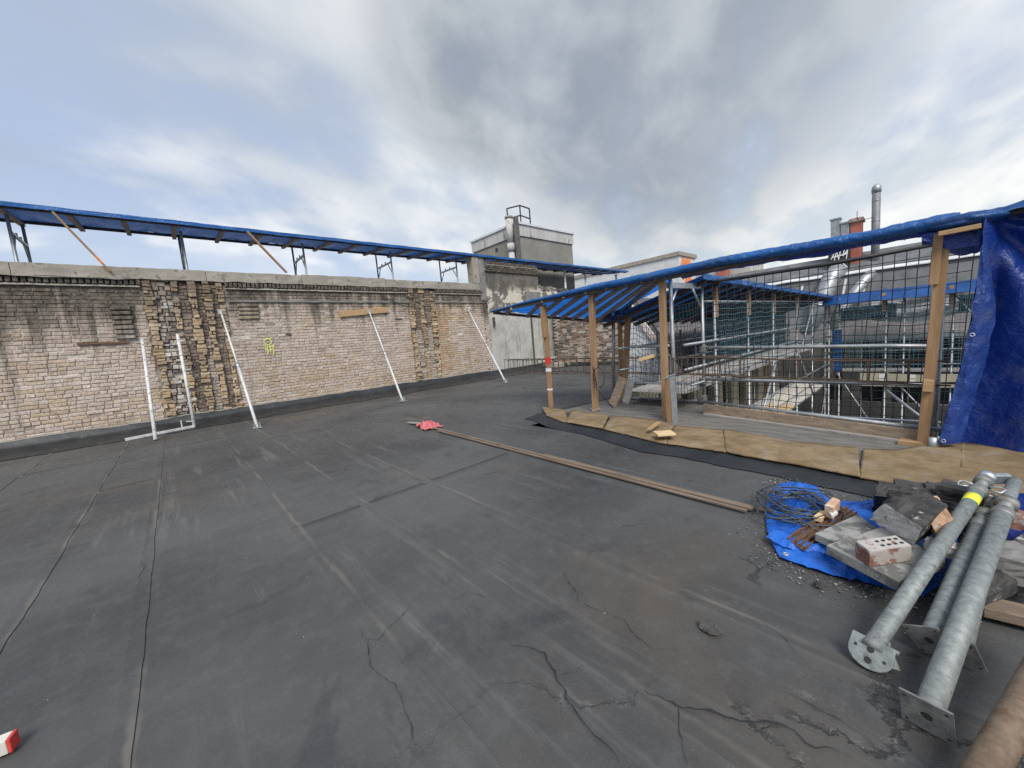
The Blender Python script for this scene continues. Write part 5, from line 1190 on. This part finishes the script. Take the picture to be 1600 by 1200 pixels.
# lumps
def lump(name, label, cat, cs, m, cuts=7, amp=.014, seed=0, face=None):
    c = sum(cs, V()) / 8; t = thing(name, (c.x, c.y, min(p.z for p in cs)), label, cat)
    bm = bmesh.new(); vs = [bm.verts.new(p) for p in cs]
    for f in ((3, 2, 1, 0), (4, 5, 6, 7), (0, 1, 5, 4), (1, 2, 6, 5), (2, 3, 7, 6), (3, 0, 4, 7)): bm.faces.new([vs[i] for i in f])
    bmesh.ops.recalc_face_normals(bm, faces=bm.faces)
    if face: bm.faces.ensure_lookup_table(); bm.faces[2].material_index = 1
    bmesh.ops.subdivide_edges(bm, edges=bm.edges[:], cuts=cuts, use_grid_fill=True)
    bm.normal_update()
    for v in bm.verts: v.co += v.normal * amp * (fb(v.co.x * 14 + seed, v.co.y * 14, v.co.z * 14) + .5 * fb(v.co.x * 40 + seed, v.co.y * 40, v.co.z * 40))
    me = bpy.data.meshes.new('lump'); bm.to_mesh(me); bm.free(); me.materials.append(MATS[m])
    if face:
        me.materials.append(MATS[face[0]]); n0 = (cs[1] - cs[0]).cross(cs[4] - cs[0]).normalized()
        for p in me.polygons: p.material_index = 1 if abs((p.center - cs[0]).dot(n0)) < .022 and abs(p.normal.dot(n0)) > .6 else 0
    o = link('body', me, t); return t
def L8(pts): return [onz(x, y, z) for x, y, z in pts]
lump('mortar_lump', 'big broken masonry lump with white mortar face and black top', 'rubble', L8([(1358, 812, .15), (1427, 852, .15), (1478, 822, .15), (1405, 782, .15), (1382, 786, .30), (1442, 826, .28), (1484, 786, .35), (1414, 757, .38)]), 'rubble_black', face=('rubble_white',))
lump('tarred_block', 'black tarred block with brown side behind the masonry lump', 'rubble', L8([(1362, 800, .02), (1392, 806, .02), (1412, 786, .02), (1380, 780, .02), (1366, 774, .20), (1394, 778, .20), (1418, 757, .24), (1374, 752, .24)]), 'rubble_black', seed=5)
lump('orange_fragment', 'orange brick fragment leaning against the longest prop', 'rubble', L8([(1440, 800, .27), (1465, 792, .30), (1488, 826, .22), (1466, 850, .15), (1436, 784, .33), (1463, 775, .36), (1488, 808, .30), (1464, 834, .22)]), 'orange_clay', amp=.006, seed=9)
lump('tarred_slab', 'dark tarred slab with white flecks at the right of pile', 'rubble', L8([(1536, 950, .06), (1640, 910, .05), (1660, 850, .06), (1560, 870, .06), (1536, 935, .13), (1640, 885, .13), (1650, 815, .22), (1566, 848, .20)]), 'rubble_black', amp=.008, seed=14)
lump('rear_rubble', 'dark rubble heap behind the props at the back of the pile', 'rubble', L8([(1420, 810, .02), (1560, 850, .02), (1600, 800, .02), (1450, 772, .02), (1436, 770, .20), (1556, 808, .18), (1590, 780, .16), (1450, 752, .18)]), 'rubble_black', amp=.03, seed=20)
lump('mortar_crumb', 'small pale mortar lump between the props', 'rubble', L8([(1500, 858, .10), (1524, 866, .10), (1534, 850, .10), (1510, 842, .10), (1500, 838, .2), (1522, 846, .2), (1530, 834, .2), (1510, 828, .2)]), 'rubble_white', seed=30)
rr_ = random.Random(77)
crl = ['dark', 'pale', 'reddish']
for k in range(12):
    x, y, z = rr_.choice([(1490, 815, .16), (1500, 880, .03), (1520, 905, .03), (1475, 905, .03), (1545, 870, .12), (1420, 800, .2), (1510, 800, .2), (1495, 935, .02), (1560, 830, .16), (1470, 770, .2)]); x += rr_.uniform(-22, 22); y += rr_.uniform(-14, 14); s_ = rr_.uniform(.012, .032)
    c = onz(x, y, z + s_ * .5); q_ = [c + V((a * s_ * rr_.uniform(.6, 1.5), b * s_ * rr_.uniform(.6, 1.5), h * s_ * rr_.uniform(.4, .9))) for h in (-1, 1) for a, b in ((-1, -1), (1, -1), (1, 1), (-1, 1))]
    t = lump('rubble_crumb', 'small loose ' + crl[k % 3] + ' rubble crumb lying among the steel props', 'rubble', q_, ['rubble_black', 'rubble_white', 'clay'][k % 3], amp=.004, seed=k, cuts=2); t['group'] = crl[k % 3] + ' rubble crumbs among the props'
for k, (x, y, z, w_, m_, lb) in enumerate(((1500, 775, .20, .10, 'rubble_black', 'blackened masonry chunk behind the yellow taped prop'), (1572, 812, .18, .09, 'clay', 'broken dull red brick end right of the props'), (1480, 856, .16, .07, 'rubble_white', 'pale dusty chunk resting on the front slab beside the prop'), (1590, 880, .16, .11, 'concrete_dark', 'grey concrete chunk on the tarred slab at right edge'), (1415, 775, .32, .08, 'rubble_black', 'sooty fragment lying on top of the masonry lump'))):
    c = onz(x, y, z); q_ = [c + V((a * w_ * rr_.uniform(.5, 1.0), b * w_ * rr_.uniform(.5, 1.0), h * w_ * rr_.uniform(.3, .6))) for h in (-1, 1) for a, b in ((-1, -1), (1, -1), (1, 1), (-1, 1))]
    lump('masonry_chunk', lb, 'rubble', q_, m_, amp=.012, seed=50 + k, cuts=5)
t = thing('dark_sheet', onz(1590, 800, .1), 'dark blue tarpaulin scrap at the right edge behind the props', 'tarpaulin')
MB().sheet(lambda u_, v_: onz(lerp(1572, 1680, u_), lerp(770, 850, v_), .17) + V((0, 0, .03 * fb(u_ * 5, v_ * 5, 2))), 14, 12, .004).build('sheet', 'tarp_deep', t, True)
t = thing('support_board', onz(1560, 960, 0), 'dark board under the tarred slab at the right edge', 'board'); MB().beam(onz(1530, 945, .05), onz(1700, 985, .05), .1, .04).build('board', 'wood_brown', t, bevel=.003)
t = thing('back_board', onz(1440, 765, .1), 'dark tarred board lying along the back of the pile', 'board'); MB().beam(onz(1398, 757, .16), onz(1560, 783, .14), .16, .03).build('board', 'rubble_black', t, bevel=.003)
for k in range(5):
    t = thing('rusty_angle', onz(1270, 840, .03), ['lowest', 'second', 'middle', 'fourth', 'topmost'][k] + ' rusty steel angle in the bundle on the blue sheet', 'steel angle', 'rusty angles beside the slabs')
    o_ = V((-.020 * k + .04, .010 * k - .02, .006 * (k % 3))); a, b = onz(1240, 852, .05) + o_, onz(1322, 797, .07) + o_; MB().beam(a, b, .022, .006).build('flange', 'rust', t); MB().beam(a + V((.011, 0, .008)), b + V((.011, 0, .008)), .004, .02).build('web', 'rust', t)
t, mb, ps = quad_block('timber_block', 'orange timber block standing beside the tie wire', 'block', [(1288, 789), (1302, 794), (1313, 781), (1301, 776)], .17, .07, 'orange_clay'); mb.build('block', 'orange_clay', t, bevel=.003)
t, mb, ps = quad_block('timber_offcut', 'tan timber offcut lying under the tie wire', 'offcut', [(1271, 806), (1284, 809), (1297, 799), (1282, 797)], .11, .03, 'plank_tan'); mb.build('offcut', 'plank_tan', t, bevel=.003)
t, mb, ps = quad_block('paper_scrap', 'crumpled white paper beside the orange timber block', 'paper', [(1291, 793), (1300, 806), (1309, 801), (1303, 790)], .14, .012, 'paper'); mb.build('scrap', 'paper', t)

# ---- steel props
def prop(foot, head, r, label, kind='plate', tape=False, frac=.86, handles=False, m='prop_steel', tw=.0):
    foot, head = V(foot), V(head); d = (head - foot).normalized(); t = thing('steel_prop', (foot.x, foot.y, 0), label, 'prop', 'steel props on the rubble pile')
    k = foot.lerp(head, frac)
    MB().tube([foot, k], r, 24).build('outer_tube', m, t, True)
    MB().tube([k - d * .01, head], r * .78, 20).build('inner_tube', m, t, True)
    MB().tube([k - d * .055, k - d * .05, k - d * .01, k], r, 20, True, [r * 1.04, r * 1.16, r * 1.16, r * 1.02]).build('thread_collar', 'prop_dark', t, True)
    MB().tube([k + d * .05, k + d * .09], r * 1.22, 20).build('nut', 'prop_dark', t, True)
    side = d.cross(V((0, 0, 1))).normalized(); up = side.cross(d).normalized()
    if handles:
        for s_ in (-1, 1):
            c = k + d * .03; P_ = [c + side * s_ * r, c + side * s_ * (r + .03) + d * .018, c + side * s_ * (r + .048) + d * .0, c + side * s_ * (r + .04) - d * .035, c + side * s_ * r - d * .03]
            MB().tube(P_, .0045, 8).build('handle', 'galv', t, True)
        MB().tube([head - d * .03, head + d * .005], r * 1.1, 16).build('head_ring', 'galv', t, True)
        hp = head + d * .02; MB().beam(hp - side * .02 - up * .03, hp + side * .06 - up * .03 + d * .05, .03, .05, tuple(up)).build('head_claw', 'galv', t, bevel=.004)
    if tape:
        for f0, f1, mm in ((.775, .785, 'teal_band'), (.785, .83, 'yellow'), (.83, .838, 'teal_band')): MB().tube([foot.lerp(head, f0), foot.lerp(head, f1)], r * 1.012, 24).build('tape', mm, t, True)
    if kind == 'plate':
        s2 = (side * math.cos(tw) + up * math.sin(tw)); u2 = (up * math.cos(tw) - side * math.sin(tw)); hs = r * 1.75
        bm = bmesh.new(); out_ = [foot - d * .004 + s2 * a * hs + u2 * b * hs for a, b in ((-1, -1), (-.33, -1), (.33, -1), (1, -1), (1, -.33), (1, .33), (1, 1), (.33, 1), (-.33, 1), (-1, 1), (-1, .33), (-1, -.33))]
        inn = [foot - d * .004 + (s2 * math.cos(a * math.pi / 6 + math.pi * 1.25) + u2 * math.sin(a * math.pi / 6 + math.pi * 1.25)) * r * .42 for a in range(12)]
        mb = MB(); n_ = 12; th = d * .007
        vs = out_ + inn + [p + th for p in out_] + [p + th for p in inn]; fsx = []
        for i in range(n_):
            j = (i + 1) % n_; fsx += [(i, j, n_ + j, n_ + i), (24 + i, 36 + i, 36 + j, 24 + j), (i, 24 + i, 24 + j, j), (n_ + i, n_ + j, 36 + j, 36 + i)]
        bm.free(); mb.add(vs, fsx); mb.build('base_plate', 'prop_dark', t)
        MB().tube([foot - d * .0030, foot - d * .0012], r * .43, 16).build('bore', 'black_paint_and_hole', t)  # black disc in the plate, painted shade of the tube's inside
        for a, b in ((-.78, -.78), (.78, -.78), (.78, .78), (-.78, .78)):
            p = foot - d * .0045 + (s2 * a + u2 * b) * hs; MB().tube([p, p - d * .0008], r * .12, 8).build('bolt_hole', 'black_paint_and_hole', t)  # black discs painted in as the shade of the bolt holes
    else:
        mb = MB(); n_ = 14; prof = []
        for i in range(n_ + 1):
            a = -math.pi * .5 + math.pi * i / n_; prof.append((math.cos(a) * .055, math.sin(a) * .062))
        fr = foot - d * .02; vs = []
        nrm = (V((-.35, -.75, .62))).normalized(); sx = side; uy = nrm.cross(sx).normalized()
        if uy.dot(d) < 0: uy = -uy
        base = foot + d * .01 - nrm * -.012 + V((0, 0, -.012))
        poly = [base + sx * .058 + uy * .03, base + sx * .06 - uy * .02] + [base + sx * math.cos(a * math.pi / 10) * .06 - uy * (.02 + .05 * math.sin(a * math.pi / 10)) for a in range(1, 10)] + [base - sx * .06 - uy * .02, base - sx * .058 + uy * .03]
        n_ = len(poly); mb.add(poly + [p - nrm * .008 for p in poly], [tuple(range(n_)), tuple(range(n_, 2 * n_))[::-1]] + [(i, n_ + i, n_ + (i + 1) % n_, (i + 1) % n_) for i in range(n_)])
        mb.build('claw_plate', m, t, bevel=.002)
        for a, b, rr in ((0, -.005, .011), (0, -.042, .011), (-.04, -.01, .005), (.04, -.025, .005)):
            p = base + sx * a + uy * b + nrm * .0006; MB().tube([p, p + nrm * .0012], rr, 10).build('bolt_hole', 'black_paint_and_hole', t)  # black discs on the claw plate, shade of its holes put into colour
        for s_ in (-1, 1):
            q0, q1 = base + sx * s_ * .056 + uy * .032, foot + d * .06 + sx * s_ * r * .9
            MB().hexa([q0 - uy * .06, q0 - uy * .055 - nrm * .05, q1 - up * .02, q1, q0 - uy * .06 + sx * .006, q0 - uy * .055 - nrm * .05 + sx * .006, q1 - up * .02 + sx * .006, q1 + sx * .006]).build('claw_cheek', m, t)
        p = foot + d * .03; MB().tube([p + side * r, p + side * (r + .035)], .009, 8).build('pin', 'prop_dark', t, True)
    return t
prop(onz(1362, 1012, .075), onz(1543, 744, .36), .0275, 'longest steel prop with yellow tape and round claw foot', 'claw', True, .90, True)
prop(onz(1452, 1000, .07), onz(1536, 806, .24), .029, 'short steel prop with tilted square foot left of the rest', 'plate', False, .93, tw=.5)
prop(onz(1500, 1020, .06), onz(1560, 782, .27), .0275, 'steel prop lying close against the left of the thickest prop', 'plate', False, .86, tw=.3)
prop(onz(1448, 1118, .065), onz(1586, 752, .34), .031, 'thickest steel prop nearest the camera with square base plate', 'plate', False, .80, tw=.05)
t = thing('rusty_pipe', onz(1560, 1150, 0), 'brown rusty pipe cut by the lower right corner', 'pipe')
a, b = onz(1470, 1330, .05), onz(1660, 985, .22); MB().tube([a, b], .034, 24).build('pipe', 'rust_tube', t, True); MB().tube([b, b + (b - a).normalized() * .02], .04, 20).build('pipe_collar', 'rust', t, True)

# ---- grit and crumbs
rg = random.Random(4); mb = MB(); mg = MB()
def crumb(m_, x, y, s_):
    z = floor_h(x, y) + .006; pts = [V((x, y, z)) + V((rg.uniform(-1, 1), rg.uniform(-1, 1), rg.uniform(-.2, .9))) * s_ for _ in range(4)]
    m_.add(pts, [(0, 1, 2), (0, 2, 3), (0, 3, 1), (1, 3, 2)])
for k in range(2600):
    e = ow[rg.randrange(len(ow))].lerp(ow[rg.randrange(len(ow))], rg.random()) ; i = rg.randrange(len(ow)); e = ow[i].lerp(ow[(i + 1) % len(ow)], rg.random())
    d = (e - ctr); d.z = 0; d.normalize(); e = e + d * abs(rg.gauss(0, .10))
    crumb(mb if rg.random() < .25 else mg, e.x, e.y, rg.choice([.002, .003, .004, .006, .009]))
for k in range(260): crumb(mb, rg.uniform(-9, 1), rg.uniform(-2.5, 3.6), rg.choice([.002, .003, .004]))
tag(mb.build('mortar_crumbs', 'pebble', None, fix=False), 'pale mortar crumbs scattered over the dark roof', 'crumbs', kind='stuff')
tag(mg.build('roof_grit', 'grit', None, fix=False), 'dark grit around the edge of the blue sheet', 'grit', kind='stuff')
for k, (x, y, s_, lb) in enumerate(((1110, 981, .045, 'black tar clump lying alone on the open roof'), (1279, 915, .02, 'small black crumb beside the blue sheet'))):
    c = onz(x, y, .008); t = thing('tar_clump', c, lb, 'tar clump'); mb = MB(); n_ = 26
    ring = [[c + V((math.cos(a * 6.283 / n_) * rr * s_ * (1 + .4 * fb(a * .9, rr, k)), math.sin(a * 6.283 / n_) * rr * s_ * .8 * (1 + .4 * fb(a * .9, rr, k + 4)), h + .006 * fb(a * 2, rr * 4, 6))) for a in range(n_)] for rr, h in ((1, .0), (.8, .012), (.4, .016))]
    vs = [p for r_ in ring for p in r_]; fsx = [(i * n_ + a, i * n_ + (a + 1) % n_, (i + 1) * n_ + (a + 1) % n_, (i + 1) * n_ + a) for i in range(2) for a in range(n_)] + [tuple(2 * n_ + a for a in range(n_))]
    mb.add(vs, fsx); mb.build('clump', 'rubble_black', t)

# ---- splits in the old sheets
def crack(px, w0, seed):
    pts = [onz(x, y, 0) for x, y in px]; fine = []
    for a, b in zip(pts, pts[1:]):
        n_ = max(2, int((b - a).length / .018))
        for i in range(n_): fine.append(a.lerp(b, i / n_))
    fine.append(pts[-1]); mb = MB(); vs = []; n_ = len(fine)
    for i, p in enumerate(fine):
        d = (fine[min(i + 1, n_ - 1)] - fine[max(i - 1, 0)]).normalized(); q = V((-d.y, d.x, 0))
        p = p + q * (.022 * fb(i * .11, seed, 1) + .012 * fb(i * .45, seed, 5))
        wd = w0 * .5 * (.2 + 1.5 * abs(fb(i * .3, seed, 9))) * min(1, .25 + 4 * min(i, n_ - 1 - i) / n_)
        for s_ in (-1, 1):
            c = p + q * s_ * wd * (.7 + .5 * abs(fb(i * .8, seed + s_, 3))); vs.append((c.x, c.y, floor_h(c.x, c.y) + .0085))
    mb.add(vs, [(2 * i, 2 * i + 2, 2 * i + 3, 2 * i + 1) for i in range(n_ - 1)])
    mb.build('membrane_crack', 'black_rubber', roof)
for k, (px, w0) in enumerate((([(880, 893), (915, 945), (975, 965), (990, 990), (1020, 1012), (1064, 1020)], .005), ([(795, 1008), (850, 1022), (872, 1048), (905, 1120), (940, 1160), (965, 1200)], .009), ([(1008, 1076), (1058, 1108), (1110, 1112), (1180, 1128), (1245, 1140), (1262, 1160), (1330, 1185)], .009),
    ([(1058, 1108), (1062, 1150), (1078, 1200)], .009), ([(1225, 1082), (1290, 1120), (1345, 1150), (1400, 1190)], .008), ([(570, 1000), (590, 1000), (665, 925)], .004), ([(470, 815), (500, 812), (640, 765), (800, 712)], .004), ([(560, 985), (585, 1040), (640, 1120), (660, 1190)], .005), ([(700, 940), (730, 925), (770, 935)], .004), ([(860, 1060), (900, 1052), (912, 1040)], .004), ([(240, 765), (228, 860), (205, 960)], .003), ([(1180, 965), (1230, 1000), (1265, 1040)], .003))): crack(px, w0, k * 7.3)
